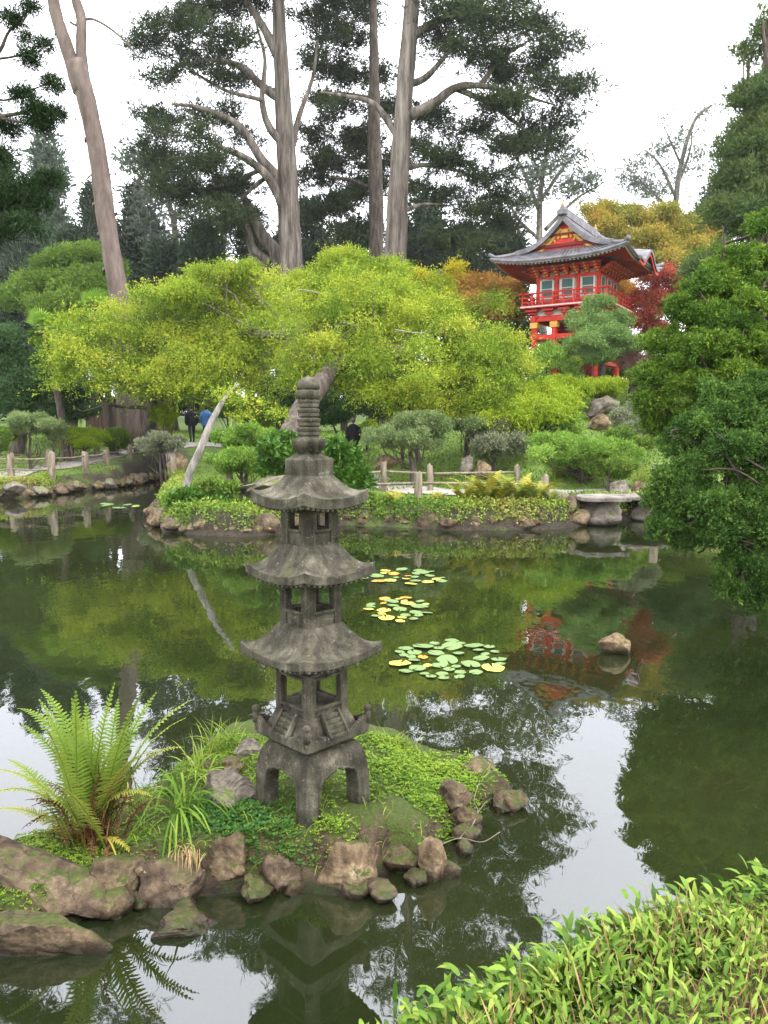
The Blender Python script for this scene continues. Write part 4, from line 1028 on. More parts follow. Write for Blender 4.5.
LM('autumn_red',[(.16,.03,.025),(.38,.07,.05),(.52,.15,.08),(.50,.26,.12)],trans=.45,patch=.2,pscale=.5)
LM('autumn_brown',[(.10,.12,.02),(.24,.17,.03),(.42,.21,.05),(.36,.26,.05)],trans=.35,patch=.25,pscale=.4,gain=1.3)
LM('pink_shrub',[(.20,.10,.08),(.32,.18,.14),(.38,.28,.18)],trans=.35)
LM('bank_leaf',[(.03,.07,.012),(.08,.15,.02),(.17,.24,.035),(.24,.29,.05),(.25,.19,.07)],trans=.3,gain=1.3)
LM('fern',[(.035,.085,.012),(.095,.18,.022),(.20,.28,.04),(.38,.35,.07)],trans=.45)
LM('fern_dead',[(.035,.013,.008),(.10,.042,.02),(.20,.10,.045)],trans=.2)
LM('fern_gold',[(.16,.20,.02),(.34,.34,.04),(.46,.40,.07)],trans=.4,gain=.9)
LM('grass_blade',[(.04,.10,.012),(.10,.20,.02),(.22,.32,.04),(.42,.40,.10)],trans=.35,patch=.1,pscale=2)
LM('dry_grass',[(.20,.13,.05),(.36,.25,.11),(.50,.38,.2)],trans=.3)
LM('clover',[(.04,.10,.012),(.10,.20,.02),(.22,.34,.03),(.34,.42,.05)],trans=.35,patch=.2,pscale=6,gain=.9)
LM('clover_dark',[(.02,.06,.015),(.05,.13,.025),(.09,.20,.04)],trans=.3)
LM('hedge_leaf',[(.035,.085,.012),(.095,.185,.02),(.17,.28,.035),(.29,.37,.06),(.44,.36,.15)],trans=.4,rough=.55,spec=.18,patch=.1,pscale=5)
LM('hedge_twig',[(.14,.07,.035),(.28,.16,.08),(.42,.28,.14)],trans=.1)

def base_of(u,Y,v=430):
    x=at(u,v,Y)[0]; return np.array([x,Y,gz(x,Y)])
def SUB(lobes,sub,seed):
    return sublobes(lobes,sub[0],sub[1],sub[2],seed=seed,jit=sub[4] if len(sub)>4 else .35)
def tree(name,label,cat,base,lobes,mat,bark='bark_dark',r0=.2,trunk=None,fol={},lim={},group=None,extra=None,nleaf=400,sub=(5,.5,.7)):
    t=thing(name,label,cat,base,group=group)
    g=G(); SL=SUB(lobes,sub,len(lobes)+int(abs(base[0])*10)) if sub else lobes; P=foliage(g,SL,int(nleaf*len(lobes)),**fol); g.build('crown',M[mat],t)
    g=G()
    if trunk: 
        for pts,rr in trunk: 
            pts=spline(pts,max(12,len(pts)*5)); rr=np.interp(np.linspace(0,1,len(pts)),np.linspace(0,1,len(rr)),rr); tube(g,pts,rr,12,rough=.14)
    else: limbs(g,base-np.array([0,0,.2]),lobes,r0,**lim)
    if extra: extra(g)
    g.build('trunk',M[bark],t,smooth=True)
    return t
def scat(u,v,Y,ru,rv,k,fr=.42,seed=0,flat=.75,dy=.7,inner=.75):
    """k lobes spread through an ellipse, as in plobe rows"""
    r=np.random.default_rng(seed*31+int(abs(u))*7+int(abs(v))); out=[];q=mpp(Y,2)
    for i in range(k):
        a=i*2.399963+r.random()*.6; s=math.sqrt((i+.5)/k)*inner
        f=fr*(.75+.5*r.random())
        out.append(plobe(u+ru*s*math.cos(a),v+rv*s*math.sin(a)*(.9),Y+(r.random()-.5)*dy*ru*q*2,ru*f,max(rv*f*1.1,ru*f*flat*.5)))
    return out
# ---- spreading maples
fm=dict(per=16,tr=.20,L=.085,W=.034,shell=.25,up=-.05,out=.9,rnd=.8,cvar=.26,tvar=.2,drop=.15,low=-.7,spray=.75,horiz=.35)
A=plobes([(88,345,30.5,44,34),(128,328,31.0,48,38),(178,312,31.5,50,38),(232,325,31.5,46,41),(150,362,30.0,50,31),(92,372,30.0,40,24),(205,366,30.5,52,34),(262,350,31.5,42,46),(62,362,30.5,24,17),(203,290,32.5,36,24),(255,300,32.5,40,29),(120,384,30.0,36,19),(170,385,30.5,34,22),(225,380,30.5,36,22)])
b0=base_of(139,34)
tree('maple_tree','broad lime green maple spreading over the left bank between the bare trunk and the lantern','tree',b0,A,'maple','bark_grey',r0=.32,fol=dict(fm,L=.10,W=.042,tr=.25,spray=.95),lim=dict(twigs=3,fork=.45),nleaf=560,sub=(11,.38,.55,1,.75))
B=plobes([(318,335,25,46,42),(372,318,25.5,50,42),(428,325,26,50,42),(480,345,26,46,40),(350,370,24.5,50,35),(408,372,24.5,52,35),(464,382,25,46,32),(500,372,26,30,30),(340,298,27,42,30),(298,305,27,38,32),(395,298,27,48,28),(385,392,24.5,40,12),(440,405,25,42,19),(300,375,25,30,28),(500,350,26.5,20,18)])
b0=base_of(288,21.0)
p_=[b0,at(285,455,21.3),at(297,425,22),at(312,395,23),at(335,365,24.5)]
def wht(g):
    for pts in ([(330,335),(345,322),(372,338),(385,352)],[(300,352),(330,330),(352,345),(345,365),(335,385)],[(395,330),(420,333),(450,328),(470,333)],[(365,345),(380,356),(392,380)],[(282,300),(300,290),(330,296)],[(350,362),(395,352),(430,352)]):
        tube(g,spline([at(u,v,24.6+rng.random()*1.0) for u,v in pts],12),np.linspace(.028,.010,12),5,m=1)
tree('maple_tree','wide yellow green maple behind the lantern with a thick leaning trunk and pale bare twigs','tree',b0,B,'maple','bark_dark',r0=.3,fol=fm,
     extra=lambda g:(tube(g,spline(p_,20),np.linspace(.48,.26,20),14,rough=.2),limbs(g,p_[-1],B,.22,fork=.1,twigs=3),wht(g)),trunk=[([b0-np.array([0,0,.2]),p_[1]],[.5,.48])],nleaf=560,sub=(11,.38,.55,1,.75)).children[1].data.materials.append(M['bark_white'])
Cc=plobes([(344,263,30,26,15),(352,282,30,34,14),(385,272,30,26,15),(310,282,30,30,14),(420,292,30,34,12),(382,290,30,30,12),(430,282,30.5,20,10),(240,272,31,26,12),(185,292,30,22,10),(200,275,31,18,9)])
tree('maple_tree','bright yellow green maple crown rising behind the wide maple, below the grey cypress trunks','tree',base_of(302,30.5),Cc,'maple','bark_grey',r0=.22,fol=dict(fm,cvar=.1),nleaf=800,sub=(7,.42,.7))
D_=plobes([(418,278,29.5,10,6),(455,268,30,7,5),(408,285,29.5,8,4),(440,290,30,8,4),(338,285,29.3,9,3)])
tree('maple_tree','small orange gold leaved maple sprig between the yellow green crowns','tree',base_of(420,30),D_,'maple_gold','bark_grey',r0=.1,fol=fm,nleaf=120)
E=plobes([(528,412,25,30,13),(556,408,26,26,10),(500,418,24.5,26,10),(540,395,27,30,12),(510,400,26,28,11)])
tree('maple_tree','low lime maple on the slope right of the wide maple','tree',base_of(528,26),E,'shrub_lime','bark_grey',r0=.1,fol=dict(fm,tr=.2),nleaf=500)
# dark twig arching out of the wide maple toward the gate
t=thing('bare_branch','dark bare fallen branch leaning out of the maple below the red gate','branch',base_of(524,27))
g=G(); q=[base_of(524,27),at(522,385,27),at(518,352,27),at(504,337,27),at(490,331,27)]; tube(g,spline(q,16),np.linspace(.06,.025,16),6); tube(g,spline([at(512,345,27),at(508,355,27),at(502,362,27)],6),np.linspace(.03,.01,6),5); g.build('stem',M['bark_dark'],t)

# leaning bleached trunk on the peninsula with a thin reddish crown
b0=base_of(183,17.8)
T_=[b0-np.array([0,0,.1]),at(188,478,17.8),at(200,450,17.8),at(210,425,17.9),at(222,402,18)]
LW=plobes([(238,398,18.2,22,7),(258,405,18.6,18,6),(222,392,18.2,16,6),(275,412,18.8,14,6),(245,415,18.4,14,5)])
tree('leaning_tree','bleached leaning trunk with a thin leafy crown on the peninsula','tree',b0,LW,'maple','bark_white',fol=dict(fm,tr=.15,L=.06,W=.03,spray=.3),
     trunk=[(T_,[.13,.095,.08,.08,.06]),([T_[-1],at(228,394,18.2),at(238,384,18.5)],[.05,.02])],nleaf=22)

# ---- tall cypresses
fc=dict(per=24,tr=.36,L=.30,W=.055,shell=.15,up=.22,out=.9,rnd=.6,cvar=.16,tvar=.18,low=-.35,spray=1.6,horiz=.3,flat=.4)
CS=(8,.44,.26,1,.6)
def PX(L_,Y,dY=None): return [at(u,v,Y+(0 if dY is None else dY*i)) for i,(u,v) in enumerate(L_)]
k45=mpp(45,10)
C1=plobes([(150,48,45,30,9),(178,30,43,34,10),(206,16,46,34,10),(200,58,47,34,11),(163,80,44,24,6),(232,42,43,26,10),(240,82,47,24,8),(215,78,44,22,6),
 (162,122,45,28,8),(187,140,43,34,10),(216,118,47,28,9),(150,148,45,20,6),(176,166,46,34,9),(212,165,43,34,11),(236,186,46,28,10),(190,196,45,32,10),(226,214,44,28,10),(206,232,46,18,7),(248,140,47,16,7),(160,182,44,18,6),
 (252,8,47,30,10),(300,-20,45,40,13),(230,-30,44,42,15),(262,-80,46,56,20),(312,-100,44,48,20),(200,-70,46,38,15),(280,-150,45,48,20),(310,60,48,18,10),(322,100,48,16,8),(316,22,48,20,10),(335,-5,47,30,12)],dep=.9)
b0=base_of(296,45); b0[2]-=.3
t1=[([b0,*PX([(293,300),(290,240),(287,170),(281,60),(276,-60),(272,-180)],45)],[.95,.72,.64,.54,.40,.30,.18]),
 (PX([(285,185),(262,160),(238,125),(200,108),(172,104)],45,-.4),[.34,.26,.2,.12,.06]),
 (PX([(287,215),(270,180),(245,158),(218,146),(198,132)],45,-.5),[.30,.25,.2,.12,.06]),
 (PX([(282,100),(262,86),(240,66),(210,60),(178,66)],45,.4),[.30,.22,.16,.1,.05]),
 (PX([(280,60),(262,25),(245,0),(225,-25)],45,.3),[.3,.22,.16,.08]),
 (PX([(289,150),(270,128),(262,100),(265,60),(255,20)],45,-.3),[.26,.22,.16,.1,.05]),
 (PX([(262,100),(225,90),(190,70),(165,55)],44,.2),[.12,.09,.06,.03]),
 (PX([(287,175),(298,120),(312,80),(318,40)],45,.6),[.22,.16,.1,.05]),
 (PX([(260,170),(225,185),(190,190)],45,.2),[.14,.1,.05]),(PX([(265,178),(245,195),(230,215)],45,.2),[.14,.09,.05]),
 (PX([(278,-30),(310,-70),(330,-110)],45,.2),[.2,.12,.06]),(PX([(276,-60),(245,-90),(215,-90)],45,.2),[.2,.12,.06])]
tree('cypress_tree','tall cypress with a pale straight trunk and dark layered boughs reaching left','tree',b0,C1,'cypress','bark_grey',trunk=t1,fol=fc,nleaf=125,sub=CS)
b0=base_of(284,46.5)
tree('cypress_tree','pale trunk leaning left against the foot of the tall left cypress','tree',b0,plobes([(232,188,46.5,18,9),(245,215,47,16,8),(222,200,46,14,8)]),'cypress','bark_grey',trunk=[([b0,*PX([(281,275),(262,235),(248,205),(236,184)],46.5)],[.5,.42,.34,.24,.14]),(PX([(270,262),(255,250),(248,228),(244,205)],46.5),[.25,.2,.16,.1])],fol=fc,nleaf=90)
b0=base_of(262,47.5)
tree('cypress_tree','thinner dark trunk behind the leaning pale trunk left of the tall cypress','tree',b0,plobes([(246,235,48,16,9),(240,222,48,14,8)]),'cypress','bark_grey',trunk=[([b0,*PX([(268,285),(256,262),(248,238),(243,215)],47.5)],[.32,.3,.24,.16,.08])],fol=fc,nleaf=90)
C2=plobes([(450,18,42,38,10),(492,24,40,38,11),(532,30,43,32,10),(560,50,41,28,9),(583,84,42,16,7),(560,90,40,28,9),(520,74,43,38,10),(480,58,41,38,10),(440,44,43,26,10),(500,108,40,34,10),(542,124,42,28,8),(470,134,43,34,10),(515,150,41,32,9),(450,164,43,28,10),(490,180,42,28,10),(552,148,42,18,6),(440,198,44,26,11),(470,214,43,26,11),(450,242,44,28,11),(482,246,43,20,9),(430,118,44,24,9),(592,100,41,8,6),(575,120,42,12,6),
 (450,-22,43,44,14),(510,-15,41,44,14),(480,-70,42,52,17),(425,-110,42,50,18),(545,-48,41,28,11),(380,-60,43,40,16),(440,-160,42,46,18),(500,200,44,22,9),(510,225,45,20,8)],dep=.9)
b0=base_of(395,42); b0[2]-=.3
t2=[([b0,*PX([(394,300),(396,240),(402,130),(412,0),(420,-100),(424,-190)],42)],[.86,.68,.58,.47,.38,.26,.14]),
 (PX([(402,118),(430,106),(455,88),(482,86),(520,95),(555,105)],42,-.3),[.32,.26,.2,.14,.09,.04]),
 (PX([(405,86),(425,78),(442,60),(456,44)],42,.3),[.2,.17,.12,.06]),
 (PX([(455,88),(492,105),(525,130),(552,150)],41.5,.1),[.16,.12,.08,.04]),
 (PX([(480,86),(500,60),(530,40)],41.5,.1),[.14,.1,.05]),
 (PX([(400,140),(375,105),(345,96),(320,92)],42,.6),[.2,.15,.1,.05]),
 (PX([(408,40),(440,20),(480,15),(520,25)],42,.2),[.24,.18,.12,.06]),
 (PX([(412,0),(450,-30),(500,-40)],42,.1),[.24,.16,.07]),(PX([(415,-40),(385,-70),(370,-90)],42,.1),[.2,.12,.05]),
 (PX([(399,170),(425,165),(455,170),(480,178)],42,.5),[.16,.12,.08,.04]),(PX([(397,215),(420,205),(445,205)],42,.6),[.14,.1,.05])]
tree('cypress_tree','tall cypress with a pale tapering trunk and dark boughs spreading right above the red gate','tree',b0,C2,'cypress','bark_grey',trunk=t2,fol=fc,nleaf=125,sub=CS)
C3=plobes([(340,40,53,28,12),(362,78,54,28,12),(336,108,53,28,12),(360,140,54,26,12),(340,165,53,28,12),(366,190,54,24,12),(340,206,53,26,12),(350,8,53,34,14),(350,-32,53,40,16),(320,138,53,20,10),(350,232,53,28,10),(385,165,55,22,12),(315,180,54,20,12),(410,190,55,20,12),(330,70,54,24,12),(385,110,55,20,10),(312,215,54,20,10),(420,150,56,20,10)],dep=.9)
b0=base_of(376,52)
tree('cypress_tree','dark narrow trunked cypress standing between and behind the two pale trunked ones','tree',b0,C3,'cypress','bark_dark',trunk=[([b0,*PX([(376,220),(374,130),(374,60),(372,-40)],52)],[.55,.5,.42,.3,.2]),(PX([(374,100),(350,95),(325,92)],52.3),[.2,.14,.06]),(PX([(375,190),(350,180),(330,178)],52.3),[.2,.14,.06])],fol=dict(fc,L=.36,W=.07),nleaf=120,sub=CS)
# ---- bare pinkish trunk on the left
b0=base_of(130,36); 
tb=[([b0,*PX([(124,345),(118,290),(107,225),(97,150),(86,98),(76,62)],36)],[.54,.46,.43,.42,.39,.40,.44]),
 (PX([(81,92),(66,45),(55,10),(48,-40),(38,-130)],36),[.36,.29,.26,.22,.14]),(PX([(84,96),(81,45),(81,18),(74,-8),(66,-70),(60,-140)],36),[.30,.22,.22,.2,.17,.1]),
 (PX([(81,21),(92,19),(108,27),(126,42),(140,60)],36),[.07,.05,.05,.04,.02]),(PX([(70,22),(76,25),(81,22)],36),[.05,.05,.05])]
for u,v in ((103,205),(112,250),(95,140),(120,300),(104,190),(108,235),(113,270)): tb.append((PX([(u-8,v),(u-10.2,v-2)],36),[.16,.05]))
tree('eucalyptus_tree','smooth pinkish bare trunk forking near the top of the picture, on the left','tree',b0,plobes([(30,-150,36,40,16),(70,-170,36,40,16),(100,-160,36,30,12)]),'eucalyptus','bark_pink',trunk=tb,fol=dict(fc,L=.3,up=0),nleaf=60)
# ---- overhanging conifer at the left edge
CY=8.0
b0=base_of(-330,CY)
CL=plobes([(6,205,CY,26,9),(20,188,CY,24,7),(-5,160,CY,20,9),(4,128,CY+.2,16,8),(-12,232,CY,28,10),(20,228,CY-.2,24,7),(-30,95,CY+.2,26,12),(-50,170,CY,34,16),(-60,60,CY,34,16),(-60,230,CY,36,16),(-90,130,CY,40,20),(-120,190,CY,44,22),(-130,80,CY,44,22),(-180,140,CY,50,26),(-190,230,CY,50,26),(-240,100,CY,60,36),(-260,200,CY,60,36),(-330,60,CY,70,60),(-330,180,CY,80,50)])
SP=plobes([(38,112,CY,14,4),(52,85,CY,10,3),(56,115,CY,10,3),(30,60,CY,12,4),(12,20,CY,12,4),(30,8,CY,8,3),(22,95,CY,12,4),(40,125,CY,14,4),(45,45,CY,6,3),(28,40,CY,7,4),(50,180,CY,12,4),(40,205,CY,12,4)])
bt=[([b0-np.array([0,0,.2]),at(-330,300,CY),at(-328,100,CY),at(-325,-60,CY)],[.17,.15,.12,.07])]
for L_ in ([(-328,190),(-200,165),(-90,140),(-5,118),(35,112),(68,116)],[(-327,150),(-200,130),(-90,105),(-10,60),(10,30),(35,5)],[(-40,78),(0,100),(30,90),(60,80)],[(-10,60),(20,55),(45,42)],[(-328,270),(-200,245),(-90,225),(-20,212),(20,200),(55,180)],[(-328,230),(-160,205),(-40,180),(14,168)],[(0,118),(20,122),(45,130),(58,136)],[(10,30),(25,18),(28,-5)],[(-20,212),(15,222),(44,232)]):
    bt.append((PX(L_,CY),list(np.linspace(.045 if len(L_)>4 else .014,.004,len(L_)))))
t=tree('cedar_tree','dark feathery cedar reaching in over the left edge with drooping sprays','tree',b0,CL,'cedar','bark_dark',trunk=bt,fol=dict(per=18,tr=.09,L=.085,W=.010,shell=.15,up=-.1,out=.9,rnd=.55,drop=.35,cvar=.15,tvar=.2),nleaf=330,sub=None)
g=G(); foliage(g,SP,12*75,per=14,tr=.07,L=.06,W=.008,shell=.1,up=.1,out=1,rnd=.6,cvar=.1,drop=.3); g.build('sprays',M['cedar'],t)

# ---- far forest
ff=dict(per=12,tr=.9,L=.75,W=.17,shell=.3,up=.1,out=.8,rnd=.8,cvar=.16,tvar=.15,low=-.3)
def cone(u,v0,v1,Y,hw,k=9,seed=0,top=.12,wv=.25):
    r=np.random.default_rng(seed+int(u)+500); out=[]
    for i in range(k):
        f=(i+.3)/k; w_=hw*(top+(1-top)*f**.8); vv=v0+(v1-v0)*f
        for _ in range(2 if f>.25 else 1):
            out.append(plobe(u+(r.random()-.5)*w_*1.1,vv+(r.random()-.5)*6,Y+(r.random()-.5)*2,w_*.62*(1-wv+2*wv*r.random()),(v1-v0)/k*.75))
    return out
def far(label,u,Y,lobes,mat,bark='bark_dark',r0=.4,nleaf=170,fol=ff,name='tree',lim=None,group=None):
    b0=base_of(u,Y); top=max(l[2] for l in lobes)
    return tree(name,label,'tree',b0,lobes,mat,bark,r0,fol=fol,lim=lim or dict(bend=.03,twigs=1,fork=.3,trunk_to=(b0[0],Y,top-.4)),nleaf=nleaf,group=group)
G1='trees in the woods behind the garden'
far('irregular pale green conifer rising far behind the left bank, left of the bare trunk',48,75,cone(48,140,290,75,46,8,1,wv=.4),'forest_pale',name='conifer_tree',group=G1)
far('tall dark conifer at the left edge behind the pale conifer',8,80,cone(8,160,320,80,34,8,2),'forest_dark',name='conifer_tree',group=G1)
far('dark conifer just right of the bare pinkish trunk, far behind',140,70,cone(140,195,310,70,30,8,3,wv=.35),'forest_dark',name='conifer_tree',group=G1)
far('dark conifer half hidden by the bare pinkish trunk',100,72,cone(98,190,320,72,26,8,4),'forest_dark',name='conifer_tree',group=G1)
far('small pointed green conifer between two pale eucalyptus trunks',200,60,cone(200,228,300,60,20,6,5),'forest_dark',name='conifer_tree',group=G1)
WE=dict(ff,per=9,tr=1.0,L=.55,W=.14,shell=.15,drop=.2)
def wisp(label,u,Y,L_,tr,n=80,mat='eucalyptus'):
    b0=base_of(u,Y); tt=[([b0]+PX(a,Y),list(np.linspace(r,r*.3,len(a)+1))) if i==0 else (PX(a,Y),list(np.linspace(r,r*.25,len(a)))) for i,(a,r) in enumerate(tr)]
    return tree('eucalyptus_tree',label,'tree',b0,plobes(L_),mat,'bark_grey',trunk=tt,fol=WE,nleaf=n,group=G1)
wisp('thin grey green eucalyptus with wispy crown in the gap left of the cypresses',176,68,[(150,165,68,22,10),(175,175,68,22,12),(160,200,68,20,14),(185,215,68,20,14),(148,225,68,18,14),(130,160,68,16,9),(190,190,68,16,12),(165,245,68,22,12)],[([(176,260),(172,215),(160,180),(140,155)],.35),([(173,225),(185,195),(190,170)],.18),([(165,195),(150,190),(135,180)],.14)],60)
wisp('slender pale trunk in the gap beside the small pointed conifer',224,66,[(222,225,66,14,9),(215,245,66,12,8)],[([(224,280),(223,245),(221,215)],.28)],50)
wisp('bare twiggy eucalyptus behind the gate roof, right of the cypress boughs',545,75,[(520,150,75,18,12),(545,140,75,22,12),(570,160,75,20,12),(535,180,75,22,14),(565,190,75,22,12),(590,185,75,16,8),(525,205,75,18,12),(550,165,75,16,10)],[([(540,260),(540,200),(545,160),(552,125)],.4),([(541,215),(525,175),(510,145)],.22),([(541,200),(565,165),(580,150)],.2),([(545,230),(575,200),(600,185)],.2),([(543,180),(530,150),(528,125)],.14),([(540,240),(515,215),(505,180)],.18)],58)
wisp('wispy open crowned eucalyptus against the white sky left of the tall right conifer',672,95,[(640,165,95,20,9),(665,150,95,22,8),(690,135,95,16,6),(705,112,95,16,4),(665,122,95,12,4),(640,185,95,24,12),(680,175,95,24,12),(625,178,95,14,10),(700,155,95,12,8),(655,195,95,28,10)],[([(675,260),(676,200),(682,160),(695,120),(712,105)],.45),([(677,200),(660,165),(645,150)],.22),([(678,185),(690,150),(692,125)],.2),([(681,165),(670,140),(662,122)],.16),([(676,215),(650,190),(630,170)],.2)],42)
for i,(u,v0,Y,hw,mt) in enumerate([(318,215,66,30,'forest_dark'),(350,240,64,30,'forest_dark'),(432,205,68,30,'forest_dark'),(470,240,64,28,'forest_dark'),(505,225,66,26,'forest_dark'),(250,240,62,26,'forest_dark'),(20,285,60,30,'forest_dark'),(165,255,62,26,'forest_dark'),(285,240,70,26,'forest_dark'),(400,235,70,26,'forest_dark'),(600,215,85,30,'forest_pale'),(715,200,85,30,'forest_dark'),(-40,200,70,40,'forest_dark'),(810,150,60,40,'forest_dark'),(75,245,66,30,'forest_dark')]):
    far(['dark broad tree filling the woods low behind the garden','pale tree filling the woods beyond the gate'][mt=='forest_pale'],u,Y,cone(u,v0,v0+130,Y,hw,6,i,top=.5,wv=.3),mt,nleaf=150,group=['dark woodland trees low behind the garden','pale woodland trees'][mt=='forest_pale'])
# ---- mid distance trees
far('tall dark conifer with a pointed top at the right edge of the picture',752,34,cone(762,14,300,34,78,15,9,top=.12,wv=.28),'evergreen_dusty',fol=dict(per=18,tr=.3,L=.24,W=.05,shell=.35,up=.3,out=.8,rnd=.6,cvar=.18,tvar=.15,low=-.2,spray=.7),nleaf=260,name='conifer_tree',r0=.5)
fb=dict(per=14,tr=.3,L=.16,W=.05,shell=.45,up=.25,out=.6,rnd=.85,cvar=.15,tvar=.16)
def tr_(label,u,Y,lobes,mat,nleaf=420,fol=fb,name='tree',r0=.2,cat='tree',bark='bark_dark',group=None,**k):
    return tree(name,label,cat,base_of(u,Y),lobes,mat,bark,r0,fol=fol,nleaf=nleaf,lim=dict(twigs=1,bend=.08),group=group,**k)
tr_('broad soft green tree left of the bare trunk with drooping boughs',68,42,plobes([(62,262,42,26,14),(85,255,42,22,12),(40,285,41,30,16),(75,285,41,32,16),(105,278,42,22,16),(20,300,41,24,16),(55,308,40,32,14),(90,305,40,28,16),(115,300,41,16,14)]),'shrub_green',480,fol=dict(fb,drop=.15,L=.2),r0=.4)
tr_('deep green tree at the left edge above the clipped pine',14,33,plobes([(0,345,33,26,18),(38,362,33,26,14),(0,370,32.5,30,22),(30,385,32,30,20),(55,378,33,22,18),(-25,350,33,30,30),(15,405,32,30,14),(75,398,33,20,14)]),'shrub_dark',480,fol=dict(fb,L=.15),r0=.3)
def palm(label,u,v,Y,rp,n=22,ub=None):
    b0=base_of(ub or u,Y); c=at(u,v,Y); t=thing('palm_tree',label,'palm tree',b0)
    g=G(); tube(g,spline([b0,(b0+c)/2+np.array([.1,0,0]),c],10),np.linspace(.16,.13,10),8,rough=.3); g.build('trunk',M['bark_dark'],t)
    g=G(); g2=G(); R0=rp*mpp(Y,c[2])
    for i in range(n):
        d=sph(1)[0]; d[2]=d[2]*.8+.15; d=unit(d); q=c+d*R0*.45; tube(g2,[c,q],.02,4)
        side=unit(np.cross(d,[0,0,1.])); upv=np.cross(side,d)
        m_=16; a=np.linspace(-1.7,1.7,m_); DD=d*np.cos(a)[:,None]+side*np.sin(a)[:,None]+upv*.0
        leaves(g,np.repeat(q[None],m_,0),DD-np.array([0,0,.15]),R0*.6,.06,.3+.5*rng.random(),seed_side=np.repeat(upv[None],m_,0))
    g.build('crown',M['pine_bright'],t); g2.build('stalks',M['shrub_green'],t)
palm('fan palm with a round green head at the left, below the soft green tree',43,328,31.3,22,34,66)
palm('fan palm half hidden behind the bare pinkish trunk',95,305,33,20,34,112)
tr_('gold and orange leaved maple crown behind the temple gate roof',650,52,plobes([(618,225,52,28,14),(650,218,52,30,14),(685,228,52,28,14),(705,240,52,16,10),(640,240,51,34,14),(675,248,51,34,14),(600,215,53,20,12),(660,265,50,40,14),(700,262,50,24,14),(630,262,50,20,12)],),'autumn_gold',420,fol=dict(fb,L=.2,W=.08,tr=.4))
tr_('red leaved maple right of the temple gate',655,44,plobes([(660,278,44,24,12),(648,300,43.5,18,14),(665,305,44,22,14),(640,320,43,16,12),(655,332,43,18,10),(680,288,44,18,14),(632,305,43,10,10)]),'autumn_red',420,fol=dict(fb,L=.12,W=.06))
tr_('russet and olive maple left of the temple gate',480,44,plobes([(452,290,44,20,12),(480,288,44,26,13),(508,296,44,20,14),(440,302,44,16,9),(465,305,43,26,10),(498,312,43,24,10),(520,312,44,14,12),(425,296,44,14,6)]),'autumn_brown',420,fol=dict(fb,L=.14,W=.06))
tr_('soft green tree between the wide maple and the gate posts',512,38,plobes([(494,338,38,22,13),(514,358,37,16,12),(498,358,37,22,14),(520,372,36,24,12),(488,345,38,16,12)]),'shrub_green',400,fol=dict(fb,L=.12))
tr_('dome shaped blue green clipped pine in front of the temple gate',600,36,plobes([(598,306,36,18,10),(588,322,35.6,22,12),(612,322,35.6,22,12),(600,338,35.2,30,13),(578,346,35.4,18,12),(622,345,35.4,18,12),(600,357,35.4,30,10)]),'pine_bluish',520,fol=dict(fb,up=.5,L=.13,W=.035,shell=.6,tr=.2),name='clipped_pine')
tr_('small rounded green tree at the foot of the gate posts',543,35.5,plobes([(547,354,35.5,15,8),(534,363,35.3,15,8),(555,358,35.3,16,9),(543,367,35.2,22,8)]),'pine_bright',420,fol=dict(fb,up=.4,L=.12,W=.04,tr=.2),name='clipped_pine')
tr_('thin feathery young conifer between the gate posts and the dome pine',575,34.5,cone(574,345,388,34.5,12,5,3),'shrub_green',160,fol=dict(fb,L=.14,W=.03,tr=.15),name='young_conifer')
tr_('low olive shrub behind the gate plinth on the hillside',600,46,scat(600,372,46,45,18,8,.42,77),'shrub_green',200,fol=dict(fb,L=.2,W=.08,tr=.3),name='shrub',cat='shrub')
tr_('pinkish leaved shrub between the dome pine and the dark evergreen',632,36,plobes([(632,350,36,14,9),(640,365,36,12,9),(625,362,36,10,8)]),'pink_shrub',260,fol=dict(fb,L=.09,W=.04),name='shrub',cat='shrub')
tr_('dark green tree in the shade behind the left maple',175,48,scat(170,345,48,85,42,14,.46,55),'shrub_dark',300,fol=dict(fb,L=.22,W=.09,tr=.4),r0=.3)
for i,(u,v,ru,rv,lab) in enumerate([(175,398,60,22,'behind the left maple'),(300,392,50,26,'behind the thick leaning trunk'),(345,378,40,26,'behind the black coated person'),(395,385,55,28,'behind the middle of the wide maple'),(480,380,50,26,'behind the right half of the wide maple'),(60,400,50,22,'behind the grey green cloud pine')]):
    tr_('tall dark understory shrub filling the shade '+lab,u,43,scat(u,v,43,ru,rv,8,.42,i+40),'shrub_dark',260,fol=dict(fb,L=.2,W=.08,tr=.4),name='shrub',cat='shrub')
tr_('added green tree mostly hidden behind the two right evergreens, blocking sky from the water',745,39,scat(745,322,39,58,88,14,.40,91),'shrub_green',300,fol=dict(fb,L=.2,W=.08,tr=.4),r0=.25)  # added to keep bright sky out of the pond reflection
# ---- shrubs and pruned pines on the slope and banks
def shrub(label,u,v,Y,ru,rv,mat,k=9,fr=.42,nleaf=330,name='shrub',cat='shrub',fol=None,seed=0,extra=[],r0=.06,inner=.8,group=None,bark='bark_dark',flat=.75):
    q=mpp(Y,2); f=dict(per=12,tr=.10,L=.085,W=.032,shell=.5,up=.4,out=.6,rnd=.75,cvar=.14,tvar=.15); f.update(fol or {})
    return tree(name,label,cat,base_of(u,Y),scat(u,v,Y,ru,rv,k,fr,seed,inner=inner,flat=flat)+plobes(extra),mat,bark,r0,fol=f,lim=dict(twigs=1,bend=.12,fork=.15),nleaf=nleaf,group=group,sub=(5,.48,.8) if f['shell']<.7 else None)
shrub('cloud pruned grey green pine on crooked stems behind the middle fence',412,435,23.3,44,24,'pine_blue',11,.34,name='pruned_pine',cat='tree',r0=.10,fol=dict(W=.022))
shrub('blue tinted dwarf conifer right of the cloud pruned pine',470,425,24.5,20,10,'pine_blue',5)
